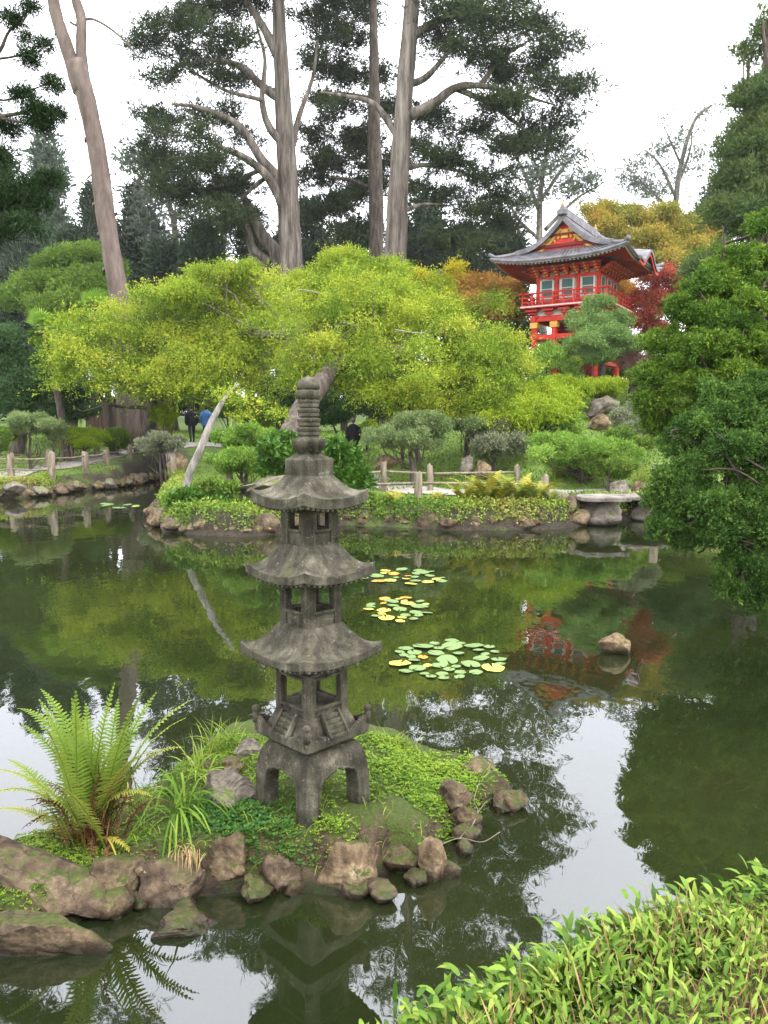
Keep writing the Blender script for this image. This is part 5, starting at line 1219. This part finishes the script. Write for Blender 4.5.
shrub('grey brown open shrub behind the right half of the middle fence',495,442,24,32,22,'shrub_grey',9,.36,fol=dict(shell=.3))
shrub('big spreading bright green mound pine behind the fence end',582,455,22,60,20,'pine_bright',14,.32,360,name='spreading_pine',cat='tree',r0=.09,fol=dict(W=.024))
shrub('green feathery shrub on the slope above the spreading mound pine',548,425,26.5,40,20,'pine_bright',10,.36,seed=2)
shrub('pale green loose shrub right of the hillside boulders',640,425,25.5,26,22,'shrub_grey',8,.4)
shrub('green shrub under the hillside boulders',625,447,24,34,14,'shrub_green',8,.4,seed=4)
shrub('low lime green bush beside the hillside boulder',600,388,33,26,10,'shrub_lime',7,.42,fol=dict(L=.12,tr=.15))
shrub('low lime green bush at the left of the hillside boulders',565,392,31,22,14,'shrub_lime',6,.42,seed=3,fol=dict(L=.12,tr=.15))
shrub('olive bush on the slope under the gate plinth',548,382,33,20,9,'shrub_green',6,.42,seed=5)
shrub('dark leafy shrub in the shade under the wide maple',405,408,30,52,14,'shrub_dark',10,.36,seed=6,fol=dict(L=.12,tr=.15))
shrub('dark leafy shrub in the shade right of the dark one under the maple',470,408,29,40,16,'shrub_dark',8,.38,seed=7,fol=dict(L=.12,tr=.15))
shrub('dark shrub under the maple behind the black coated person',335,412,33,36,16,'shrub_dark',8,.38,seed=8,fol=dict(L=.12,tr=.15))
shrub('rounded lime bush behind the black coated person',368,434,34,16,12,'shrub_lime',5,.5,seed=8)
shrub('bright green layered pine left of the thick leaning trunk',245,440,20.5,38,14,'pine_bright',9,.32,name='spreading_pine',cat='tree',fol=dict(W=.024))
shrub('lower bright green pine boughs behind the weathered slab',240,462,19.4,42,11,'pine_bright',9,.34,seed=9,name='spreading_pine',cat='tree',fol=dict(W=.024))
shrub('yellow green bush among the far shrubs left of the bleached trunk',163,415,32,14,15,'shrub_lime',6,.45)
shrub('grey green low shrub left of the bleached trunk on the left bank',160,445,28,26,9,'shrub_grey',8,.36,seed=2)
shrub('clipped grey green cloud pine beside the left path',30,425,29,26,11,'pine_blue',8,.38,name='pruned_pine',cat='tree',fol=dict(W=.022,L=.1))
shrub('second clipped pine head right of the grey green cloud pine',55,430,30,14,10,'pine_blue',5,.45,seed=4,name='pruned_pine',cat='tree',fol=dict(W=.022,L=.1))
shrub('wide lime green clipped hedge ball on the left lawn',82,439,32,24,10,'shrub_lime',7,.5,fol=dict(shell=.75,L=.07),name='hedge_ball')
shrub('round green clipped hedge ball right of the wide lime one',118,440,32.5,12,9,'shrub_green',5,.55,fol=dict(shell=.75,L=.07),name='hedge_ball')
shrub('green shrub at the left edge beyond the rope fence',-5,440,28.5,24,14,'shrub_green',7,.4)
shrub('dark shrub along the far lawn behind the hedge balls',60,412,36,44,10,'shrub_dark',8,.34,fol=dict(L=.14,tr=.2))
shrub('green shrub on the lawn beside the two standing people',228,408,38,30,10,'shrub_green',8,.36,seed=3,fol=dict(L=.14,tr=.2))
shrub('green bush on the lawn behind the leaning trunk',262,418,34,30,16,'shrub_green',8,.4,seed=5,fol=dict(L=.13,tr=.18))
shrub('dense green shrub climbing the slope behind the spreading mound pine',610,470,20.6,24,9,'shrub_green',6,.42,seed=7)
shrub('dark yew like shrub on the hillside between the boulders and the conifer',690,370,30,40,34,'shrub_dark',10,.4,seed=9,fol=dict(L=.14,tr=.2))
shrub('olive shrub far up the hillside left of the red maple',615,300,47,20,20,'autumn_brown',6,.45,fol=dict(L=.14,tr=.25))
shrub('green shrub right of the gate plinth under the pink shrub',650,382,34,26,14,'shrub_green',6,.42,seed=12,fol=dict(L=.12,tr=.15))
shrub('low green shrub added behind the upper evergreen to cover sky mirrored in the pond',698,404,30,44,16,'shrub_green',8,.42,seed=21,fol=dict(L=.14,tr=.2))  # put in to close the white sky patch mirrored by the water
shrub('low dark shrub added out of view behind the lower evergreen to keep sky off the water',765,400,26,52,26,'shrub_dark',9,.42,seed=22,fol=dict(L=.14,tr=.2))  # hidden filler, added against the sky gap reflected near the right edge
# glossy leaved shrubs flanking the lantern top
fg=dict(per=9,tr=.12,L=.17,W=.075,shell=.45,up=-.1,out=.7,rnd=.8,drop=.15)
shrub('glossy dark green broad leaved shrub just right of the lantern finial',335,462,18.4,22,20,'glossy',8,.42,110,fol=fg,extra=[(355,480,18.4,16,12)])
shrub('glossy dark green broad leaved shrub just left of the lantern finial',283,455,18.8,26,18,'glossy',8,.42,110,fol=fg,seed=2)
# leafy cover on the peninsula tip
for u,v,ru,rv,lab in ((190,504,24,12,'left'),(228,510,26,12,'middle'),(212,492,26,8,'upper')):
    shrub({'left':'bright green leafy plant at the tip of the peninsula','middle':'bright green leafy plant spilling over rocks in the middle of the peninsula','upper':'leafy plant at the foot of the bleached trunk'}[lab],u,v,17.6+(.5 if lab=='upper' else 0),ru,rv,'glossy' if lab!='upper' else 'shrub_green',8,.36,90,fol=dict(per=8,tr=.10,L=.09,W=.06,shell=.4),name='leafy_plant',cat='plant')

# ---- big evergreens on the right bank
fe=dict(per=28,tr=.075,L=.042,W=.017,shell=.45,up=.30,out=1.0,rnd=.70,cvar=.15,tvar=.17,low=-.5,spray=.17)
ES=(10,.36,.40,1,.5)
U1=plobes([(768,262,10.5,34,20),(735,262,10.3,24,16),(800,300,10.6,50,50),(712,285,10.2,28,18),(752,300,10,34,22),(690,312,10.1,26,18),(730,328,9.9,34,22),(668,345,10.1,24,16),(700,352,9.8,34,20),(770,350,9.9,40,30),(655,375,10,22,16),(690,385,9.8,28,16),(652,402,10,20,14),(735,375,9.8,34,20),(660,425,10.1,18,12),(672,440,10.2,12,8),(725,405,10,28,16),(810,380,10.4,50,50),(750,400,9.6,34,20),(705,420,9.9,30,16),(765,225,10.6,20,12),(718,345,9.7,26,14)])
b0=base_of(815,10.6)
def bare(L_,Y,r=.02):
    return [(PX(a,Y),[r,r*.4]) if len(a)==2 else (PX(a,Y),list(np.linspace(r,r*.3,len(a)))) for a in L_]
tree('evergreen_tree','mounded yellow green tipped evergreen at the right edge, the upper one of two','tree',b0,U1,'evergreen','bark_dark',fol=fe,r0=.2,lim=dict(twigs=3,bend=.04,fork=.2),nleaf=520,sub=ES)
U2=plobes([(755,395,8.9,30,18),(690,445,8.9,26,12),(730,395,9.0,30,12),(725,412,8.8,28,14),(768,430,8.7,32,22),(700,425,8.7,20,11),(735,448,8.5,34,18),(700,465,8.6,26,14),(768,480,8.5,34,26),(675,480,8.6,24,12),(660,500,8.7,18,10),(700,500,8.5,30,16),(668,522,8.6,20,12),(735,505,8.4,32,20),(685,540,8.6,14,8),(720,532,8.4,28,14),(770,530,8.4,32,22),(745,560,8.4,24,12),(768,575,8.5,26,16),(738,585,8.5,20,10),(760,600,8.6,18,8),(810,480,8.8,40,60)],)
b0=base_of(850,9.0)
tree('evergreen_tree','deep green evergreen hanging over the water at the right edge, the lower one of two','tree',b0,U2,'evergreen_deep','bark_dark',fol=dict(fe,L=.040,tr=.07),r0=.16,lim=dict(twigs=3,bend=.03,fork=.2),nleaf=520,sub=ES,extra=lambda g:[tube(g,spline(a,10),np.linspace(b_[0],b_[-1],10),5) for a,b_ in bare([[(765,470),(740,455),(725,440),(715,432)],[(768,490),(735,470),(700,470)],[(735,470),(722,450),(712,455)]],8.3,.016)])

# ---- bank grasses, ferns
def grassfield(name,label,n,xr,yr,cond,L_,W_,mat,tint=(.2,.8),tilt=.5,droop=.5):
    x=rng.uniform(*xr,n);y=rng.uniform(*yr,n);s=sdf(x,y,POND);k=cond(x,y,s);x=x[k];y=y[k];s=s[k];z=ground(x,y,s)
    g=G(); D=rng.normal(size=(len(x),3))*tilt; D[:,2]=1
    patch=.25*wob(x,y,.8)
    blades(g,np.stack([x,y,z-.01],-1),D,L_*(.5+rng.random(len(x))),W_,droop,2,np.clip(rng.uniform(*tint,len(x))+patch*.6,0,1))
    return tag(g.build(name,M[mat]),label,'grass',kind='stuff')
grassfield('bank_grass','short green grass and moss along the far banks',60000,(-18,10),(16.5,30),lambda x,y,s:(s>.22)&(s<3.2)&(rng.random(len(x))<.75),.075,.016,'grass_blade')
grassfield('lawn_grass','short mown grass on the far lawn and slope',50000,(-22,16),(22,44),lambda x,y,s:(s>2.5),.10,.035,'grass_blade',(.3,.7))
grassfield('right_bank_grass','rough grass on the right bank',12000,(4,9),(5,17),lambda x,y,s:(s>.1)&(s<3),.09,.014,'grass_blade')
n=160000; x=rng.uniform(-17,9.5,n);y=rng.uniform(15.5,27,n);s_=sdf(x,y,POND);k=(s_>.02)&(s_<.75)&(rng.random(n)<.40+.55*np.clip(.5+1.1*wob(x,y,1.3),0,1)); x=x[k];y=y[k];s_=s_[k]
P=np.repeat(np.stack([x,y,ground(x,y,s_)+.02+.10*rng.random(len(x))],-1),5,0); g=G(); D=rng.normal(size=(len(P),3))+np.array([0,-.4,.2]); tt=np.repeat(np.clip(.5+.4*wob(x,y,.7)+rng.normal(size=len(x))*.12,0,1),5)
leaves(g,P+rng.normal(size=P.shape)*.05,D,.075,.04,tt); tag(g.build('bank_plants',M['bank_leaf']),'low mixed leafy plants trailing over the rocky pond banks','ground cover',kind='stuff')
def frond(g,base,d0,length,width,droop,tint,m=0,npin=34,rib=.006,curl=0):
    N_=22; p=np.array(base,float); d=unit(np.array(d0,float)); pts=[p.copy()]
    for i in range(N_): p=p+d*length/N_; pts.append(p.copy()); d=unit(d+np.array([0,0,-1])*droop/N_*(.6+1.2*i/N_))
    P=np.array(pts); tube(g,P,np.linspace(rib,rib*.25,len(P)),4,tint*.8,m,cap=False)
    t=np.linspace(.14,.995,npin); Q=np.stack([np.interp(t*N_,np.arange(N_+1),P[:,i]) for i in range(3)],-1)
    T=unit(np.stack([np.interp(t*N_,np.arange(N_+1),np.gradient(P,axis=0)[:,i]) for i in range(3)],-1))
    side=unit(np.cross(T,np.array([0,0,1.]))+1e-6); upn=np.cross(side,T)
    prof=np.clip(np.minimum((t-.05)/.28,(1.02-t)/.62),0,1)**.85
    for sg in (-1,1):
        D=side*sg+T*(.35+.25*t)[:,None]+upn*(.12)+rng.normal(size=(npin,3))*.06
        L_=width*prof*(.9+.2*rng.random(npin)); L_=np.maximum(L_,.004)
        if curl: D=D+rng.normal(size=(npin,3))*curl
        ww=np.full(npin,length/npin*.80)
        # lobed pinna: a tapering strip with toothed sides
        S_=unit(T); base_=Q; Dn=unit(D)
        K=5
        V=[]; 
        for i in range(K+1):
            f=i/K; c=base_+Dn*(L_*f)[:,None]-np.array([0,0,1.])*(L_*.18*f*f)[:,None]; w=ww*(1-f)**.6*.5*(1.0 if i%2==0 else .75)+.0006
            V+=[c-S_*w[:,None],c+S_*w[:,None]]
        V=np.stack(V,1); b_=np.arange(npin)[:,None]*(2*K+2)
        F=np.concatenate([b_+np.array([[2*i,2*i+1,2*i+3,2*i+2]]) for i in range(K)],0)
        g.add(V.reshape(-1,3),F,np.clip(np.repeat(tint+rng.normal(size=npin)*.05+.12*t,2*K+2),0,1),m)
# hero fern
fbase=onisl(93,838); fbase[2]-=.02
t=thing('fern','large yellow green fern with dead brown fronds at its foot','fern',fbase)
def tipfrond(g,u,v,Yt,width,tint,droop,lift=.2,**k):
    droop=droop*1.6
    tip=at(u,v,Yt); d=tip-fbase; Lh=np.linalg.norm(d)
    frond(g,fbase+rng.normal(size=3)*np.array([.05,.04,.01]),unit(d)+np.array([0,0,lift+droop*.40]),Lh*1.08,width,droop,tint,**k)
g=G()
for u,v,dY,wd,ti,dr in [(120,692,.15,0.097,.55,.5),(172,706,.1,0.108,.62,.75),(92,700,-.1,0.091,.5,.35),(66,706,.1,0.091,.45,.4),(40,718,-.1,0.097,.6,.5),(18,735,.15,0.091,.5,.6),(2,765,-.15,0.080,.7,.7),(140,730,.25,0.091,.5,.6),(108,712,.3,0.091,.4,.5),(78,725,.35,0.091,.6,.5),(50,745,.3,0.080,.45,.6),(150,752,-.2,0.091,.85,.8),(30,770,-.3,0.080,.75,.7),(5,810,0,0.068,.85,.6),(100,740,.0,0.091,.55,.3),(84,715,.2,0.097,.5,.4),(60,735,-.2,0.097,.62,.5),(20,702,.25,0.09,.5,1.0),(160,738,.1,.09,.75,1.1),(8,785,-.2,.075,.8,1.0),(150,775,.0,.08,.9,1.3),(40,690,.35,.09,.45,.8),(148,705,.3,0.097,.45,.6),(134,700,-.1,0.101,.55,.6),(76,745,.2,0.084,.5,.4),(160,722,.0,0.092,.75,.8),(44,705,.1,0.092,.5,.6),(28,752,.2,0.084,.6,.7)]:
    tipfrond(g,u,v,fbase[1]+dY,wd,ti,dr)
g.build('fronds',M['fern'],t)
g=G()
for u,v,dY,dr in [(30,790,0,.9),(15,815,-.1,1.2),(135,785,.1,1.6),(48,800,-.2,1.0),(70,770,.1,.6),(118,800,-.1,1.4),(55,830,-.15,1.2),(25,835,0,1.0),(145,775,0,1.9),(88,770,-.1,.6),(105,765,-.1,.8),(60,760,.1,.9),(75,750,0,.7),(120,770,0,.9),(95,745,.1,.5),(40,770,.2,1.1),(135,765,.1,1.2),(80,905,-.35,2.2),(95,900,-.3,2.4)]:
    tipfrond(g,u,v,fbase[1]+dY,.035,.2+.6*rng.random(),dr,curl=.7,npin=26,rib=.004,lift=.15)
g.build('dead_fronds',M['fern_dead'],t)
g=G(); P=fbase+rng.normal(size=(240,3))*np.array([.07,.06,.03])+np.array([0,0,.02]); D=rng.normal(size=(240,3))*.55;D[:,2]=1; blades(g,P,D,.10+.22*rng.random(240),.006,.5,4,rng.random(240)); g.build('stalk_base',M['fern_dead'],t)
g=G(); tube(g,spline([fbase+np.array([.0,-.05,.02]),at(107,838,fbase[1]-.1),at(118,860,fbase[1]-.2)],8),np.linspace(.008,.003,8),5,.9); 
frond(g,fbase+np.array([.01,-.05,.03]),(.8,-.25,.45),.33,.03,1.9,.95,npin=22); g.build('yellow_frond',M['fern_gold'],t)
# strap leaved grass clumps
def strap(label,u,v,n,L_,W_,droop,spread,tint=(.15,.6),mat='grass_blade',name='grass_clump',bias=(0,0,0),sd=.035,z=None):
    b=onisl(u,v) if z is None else onz(u,v,z)
    t=thing(name,label,'plant',b)
    g=G(); P=b+rng.normal(size=(n,3))*np.array([sd,sd,.004]); D=rng.normal(size=(n,3))*spread+np.array(bias);D[:,2]=np.abs(D[:,2])*.3+1
    blades(g,P,D,L_*(.6+.6*rng.random(n)),W_*(.7+.6*rng.random(n)),droop*(.7+.6*rng.random(n)),6,np.clip(rng.uniform(*tint,n),0,1)); g.build('blades',M[mat],t); return t
strap('arching strap leaved grass trailing down to the water between the fern and the lantern',182,815,46,.46,.010,2.1,.75,bias=(.1,-.6,0))
strap('second tuft of arching strap leaves just behind the trailing one',170,795,22,.34,.010,1.6,.6,bias=(0,-.1,0))
strap('upright light green grass tuft left of the wrinkled rock',197,778,40,.26,.008,1.2,.5,(.4,.9))
strap('fine grass tuft by the small pale rocks at the back of the islet',214,752,50,.24,.005,.9,.4,(.3,.9))
strap('thin grass tuft leaning over the back shore left of the lantern',232,742,30,.20,.004,.8,.5,(.3,.8))
strap('thin drooping grass tuft right of the fern base',140,812,40,.26,.006,1.5,.6,(.3,1))
strap('short dry tuft hanging from the bank under the strap leaves',190,850,60,.16,.004,2.4,.6,(.2,.9),'dry_grass',bias=(0,-.8,0))
strap('sparse fine grass at the back edge of the mossy mound right of the lantern',395,748,40,.12,.004,.6,.5,(.4,.9),sd=.08)
# islet cover
def cover(name,label,n,region,L_,W_,mat,z0=.004,per=3,tint=(.1,.9),h=.02):
    u=rng.uniform(region[0],region[1],n*2);v=rng.uniform(region[2],region[3],n*2)
    # ground points through a ray grid is slow: sample world box instead
    a=[onz(x,y,.2) for x,y in ((region[0],region[2]),(region[1],region[2]),(region[0],region[3]),(region[1],region[3]))]; a=np.array(a)
    x=rng.uniform(a[:,0].min(),a[:,0].max(),n);y=rng.uniform(a[:,1].min(),a[:,1].max(),n)
    s=-sdf(x,y,ISL); dens=.5+.9*wob(x*1.0,y,3.2); k=(s>.06)&(rng.random(n)<.05+1.0*dens); x=x[k];y=y[k];s=s[k]
    inl=(np.abs((x-LX)*.7071+(y-LY)*.7071)<.25)&(np.abs((x-LX)*.7071-(y-LY)*.7071)<.25); k=~inl|(rng.random(len(x))<.25); x=x[k];y=y[k]; z=islz(x,y)
    m_=len(x); P=np.stack([x,y,z+z0+h*rng.random(m_)],-1); g=G()
    Q=np.repeat(P,per,0); aa=np.tile(np.arange(per)*2*PI/per,m_)+np.repeat(rng.random(m_)*6,per)
    D=np.stack([np.cos(aa),np.sin(aa),.25+.5*rng.random(m_*per)],-1)
    t=np.clip(np.repeat(rng.uniform(*tint,m_)*.7+.3*(.5+.5*wob(x,y,3)),per)+rng.normal(size=m_*per)*.06,0,1)
    leaves(g,Q,D,L_*(.7+.6*rng.random(m_*per)),W_,t,seed_side=np.tile([0,0,1.],(m_*per,1))+rng.normal(size=(m_*per,3))*.2)
    return tag(g.build(name,M[mat]),label,'ground cover',kind='stuff')
cover('clover_cover','bright green clover and moss carpeting the mound right of the lantern',6500,(330,470,738,840),.015,.012,'clover')
cover('clover_leaves','dark green clover leaves on the soil left of the lantern feet',2200,(200,310,800,860),.018,.015,'clover_dark')
cover('moss_cover','thin moss sprigs over the rest of the islet soil',34000,(100,500,738,910),.012,.007,'clover',h=.01)
g=G(); n=900; x=rng.uniform(-1.3,.6,n);y=rng.uniform(3.4,4.9,n);s=-sdf(x,y,ISL);k=s>.03;x=x[k];y=y[k];D=rng.normal(size=(len(x),3))*.6;D[:,2]=1
blades(g,np.stack([x,y,islz(x,y)],-1),D,.05+.07*rng.random(len(x)),.003,.8,3,rng.random(len(x))); tag(g.build('fine_grass',M['grass_blade']),'fine grass blades sprinkled over the islet','grass',kind='stuff')
# dead twigs at the right side of the islet
for i,(L_,lab) in enumerate([([(440,845),(460,838),(482,842),(500,832)],'pale dead twig lying along the waterline right of the upright rock'),([(470,830),(478,812),(474,800),(480,780)],'bent dead twig standing by the pinkish rock')]):
    t=thing('twig',lab,'twig',onz(*L_[0],.05)); g=G(); tube(g,spline([onz(u,v,.05+.03*j*(i)) for j,(u,v) in enumerate(L_)],12),np.linspace(.0035,.002,12),5); tube(g,spline([onz(*L_[1],.05+.03*i),onz(L_[1][0]+8,L_[1][1]-10,.1),onz(L_[1][0]+14,L_[1][1]-14,.14)],6),np.linspace(.0025,.0015,6),4); g.build('stem',M['wood_post'],t)
# ferns on the middle bank
def bankfern(label,u,Y,n,L_,mat='fern',group=None):
    b=base_of(u,Y); t=thing('fern',label,'fern',b,group=group); g=G()
    for i in range(n):
        a=rng.random()*6.28; d=(math.cos(a)*.55,math.sin(a)*.55,.9+.3*rng.random()); frond(g,b,d,L_*(.7+.5*rng.random()),L_*.16,1.4,.2+.7*rng.random(),npin=16)
    g.build('fronds',M[mat],t); return t
for u,Y,L_,mat in [(478,18.0,1.0,'fern_gold'),(492,17.9,1.1,'fern_gold'),(508,18.1,1.05,'fern'),(522,17.9,.95,'fern_gold'),(540,18.0,.85,'fern_gold'),(485,17.7,.75,'fern'),(515,17.65,.7,'fern'),(395,17.9,.5,'fern_gold'),(372,18.3,.45,'fern'),(440,17.9,.45,'fern_gold'),(465,17.8,.8,'fern_gold'),(500,17.7,.8,'fern_gold'),(530,17.7,.8,'fern'),(552,17.9,.5,'fern')]:
    bankfern('arching fern in the row on the bank in front of the middle rail fence',u,Y,16,L_,mat,'ferns in front of the middle rail fence')
# ornamental grass tufts on the slope
for u,Y,L_,lab in [(645,21,.8,'tall fine grass tuft behind the upright stones'),(560,22.5,.6,'grass tuft at the right end of the middle fence'),(175,27,.5,'grass tuft at the inlet on the left bank')]:
    b=base_of(u,Y); t=thing('grass_tuft',lab,'plant',b); g=G(); n=260; D=rng.normal(size=(n,3))*.35;D[:,2]=1; blades(g,b+rng.normal(size=(n,3))*np.array([.1,.1,0]),D,L_*(.6+.6*rng.random(n)),.012,.9,4,rng.uniform(.4,1,n)); g.build('blades',M['grass_blade'],t)

# ---- clipped hedge on the near bank
HT=1.02
hp=[(300,1040),(340,1008),(400,978),(470,946),(540,914),(600,888),(680,866),(768,850),(900,826)]
He=np.array([onz(u,v,HT)[:2] for u,v in hp])
Hpoly=np.vstack([He,[[4.2,1.6],[2.5,.95],[.9,.85],[-.1,1.0]]])
t=thing('hedge','clipped broad leaved hedge with brown cut stems on the near bank','hedge',(1.0,1.6,.4))
n=120000; x=rng.uniform(-.3,4.2,n);y=rng.uniform(.8,3.4,n);s=-sdf(x,y,Hpoly);k=(s>-.02); x=x[k];y=y[k];s=s[k];n=len(x)
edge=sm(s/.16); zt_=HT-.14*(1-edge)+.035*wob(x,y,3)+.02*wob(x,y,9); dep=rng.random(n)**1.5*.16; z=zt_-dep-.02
D=rng.normal(size=(n,3))*.7; D[:,2]=.55+.5*rng.random(n); D[:,:2]+=np.stack([-(1-edge)*.3,(1-edge)*.7],-1)
keep=y<3.3; g=G()
clump=.5+.5*wob(x,y,7)
blades(g,np.stack([x,y,z],-1)[keep],D[keep],(.014+.032*rng.random(n)**1.4)[keep],(.005+.007*rng.random(n))[keep],(.7*rng.random(n))[keep],4,np.clip(.12+.55*rng.random(n)+.18*clump-dep*1.0,0,1)[keep])  # tint drops with depth: inner shade of the hedge put into leaf colour
# the side that falls to the water
m_=15000; q=np.sort(rng.random(m_)); L_=np.r_[0,np.cumsum(np.linalg.norm(np.diff(He,axis=0),axis=1))]; px_=np.interp(q*L_[-1],L_,He[:,0]);py_=np.interp(q*L_[-1],L_,He[:,1]); h_=.25+.7*rng.random(m_)
D=rng.normal(size=(m_,3))*.5+np.array([-.35,.7,.3]); blades(g,np.stack([px_,py_-.06,h_],-1)+rng.normal(size=(m_,3))*.025,D,.05,.014,.8,4,rng.random(m_)*.7)
g.build('leaves',M['hedge_leaf'],t)
g=G(); n=22000; x=rng.uniform(-.3,3.4,n);y=rng.uniform(.8,3.0,n);s=-sdf(x,y,Hpoly);dd=wob(x,y,5);k=(s>.0)&(rng.random(n)<.5+.4*dd); x=x[k];y=y[k];s=s[k];n=len(x); zt_=HT-.14*(1-sm(s/.16))+.035*wob(x,y,3)+.02*wob(x,y,9)
D=rng.normal(size=(n,3))*.35;D[:,2]=1
blades(g,np.stack([x,y,zt_-.075],-1),D,.065+.06*rng.random(n),.0018+.0030*rng.random(n)**3,.15,3,rng.random(n)); g.build('cut_stems',M['hedge_twig'],t)
# woody core so the hedge is not hollow
g=G(); 
def inset(p,d):
    c=Hpoly.mean(0); return p+unit(c-p)*d
cp=[tuple(inset(p,.14)) for p in Hpoly]; prism(g,cp,'z',.2,.80); g.build('woody_core',M['wood_dark'],t)
SKY0,SKY1,EXPO,HAZE=2.3,3.5,0.33,.0003
# ================================================================ light, sky, camera
w=bpy.data.worlds.new('World'); bpy.context.scene.world=w; w.use_nodes=True; nt=w.node_tree; nt.nodes.clear(); L=nt.links
SE=R(52)      # sun high, behind the camera to the right
sky=nt.nodes.new('ShaderNodeTexSky'); sky.sky_type='NISHITA'; sky.sun_disc=False; sky.sun_elevation=SE; sky.sun_rotation=PI-R(55)
bg1=nt.nodes.new('ShaderNodeBackground'); bg1.inputs[1].default_value=.05; L.new(sky.outputs[0],bg1.inputs[0])
tc=nt.nodes.new('ShaderNodeTexCoord'); sx=nt.nodes.new('ShaderNodeSeparateXYZ'); L.new(tc.outputs['Generated'],sx.inputs[0])
mr=nt.nodes.new('ShaderNodeMapRange'); mr.inputs[1].default_value=0;mr.inputs[2].default_value=1;mr.inputs[3].default_value=SKY0;mr.inputs[4].default_value=SKY1; L.new(sx.outputs[2],mr.inputs[0])
nz=nt.nodes.new('ShaderNodeTexNoise'); nz.inputs['Scale'].default_value=2.0; nz.inputs['Detail'].default_value=4; L.new(tc.outputs['Generated'],nz.inputs['Vector'])
mm=nt.nodes.new('ShaderNodeMapRange'); mm.inputs[3].default_value=.82; mm.inputs[4].default_value=1.18; L.new(nz.outputs['Fac'],mm.inputs[0])
mu=nt.nodes.new('ShaderNodeMath'); mu.operation='MULTIPLY'; L.new(mr.outputs[0],mu.inputs[0]); L.new(mm.outputs[0],mu.inputs[1])
bg2=nt.nodes.new('ShaderNodeBackground'); bg2.inputs[0].default_value=(.97,.965,1,1); L.new(mu.outputs[0],bg2.inputs[1])
ad=nt.nodes.new('ShaderNodeAddShader'); L.new(bg1.outputs[0],ad.inputs[0]); L.new(bg2.outputs[0],ad.inputs[1])
ow_=nt.nodes.new('ShaderNodeOutputWorld'); L.new(ad.outputs[0],ow_.inputs[0])
m,hn=newmat('haze_air'); pv=hn.nodes.new('ShaderNodeVolumePrincipled'); pv.inputs['Color'].default_value=(.93,.95,1,1); pv.inputs['Density'].default_value=HAZE; pv.inputs['Anisotropy'].default_value=.3
ho=hn.nodes.new('ShaderNodeOutputMaterial'); hn.links.new(pv.outputs[0],ho.inputs['Volume'])
g=G(); box(g,(0,20,24),(440,440,54)); tag(g.build('haze',m),'thin pale haze in the air over the garden','haze',kind='stuff')
ld=bpy.data.lights.new('sun','SUN'); ld.energy=1.5; ld.angle=R(20); ld.color=(1,.97,.92)
lo=bpy.data.objects.new('sun',ld); C.objects.link(lo); lo.location=(10,-10,30); lo.rotation_euler=(PI/2-SE,0,R(55))
cam=bpy.data.cameras.new('camera'); cam.sensor_fit='VERTICAL'; cam.sensor_height=24; cam.lens=24*770/1024; cam.clip_end=2000; cam.clip_start=.05
co=bpy.data.objects.new('camera',cam); C.objects.link(co); co.location=(0,0,EYE); co.rotation_euler=(PI/2-TH,0,0)
sc=bpy.context.scene; sc.camera=co
vs=sc.view_settings; vs.view_transform='Standard'; vs.look='None'; vs.exposure=EXPO; vs.gamma=1; vs.use_curve_mapping=False
sc.cycles.max_bounces=6; sc.cycles.diffuse_bounces=3; sc.cycles.glossy_bounces=3; sc.cycles.transmission_bounces=3; sc.cycles.transparent_max_bounces=6; sc.cycles.volume_bounces=0
sc.cycles.use_denoising=True; sc.cycles.use_adaptive_sampling=True; sc.cycles.adaptive_threshold=.02
sc.cycles.caustics_reflective=False; sc.cycles.caustics_refractive=False
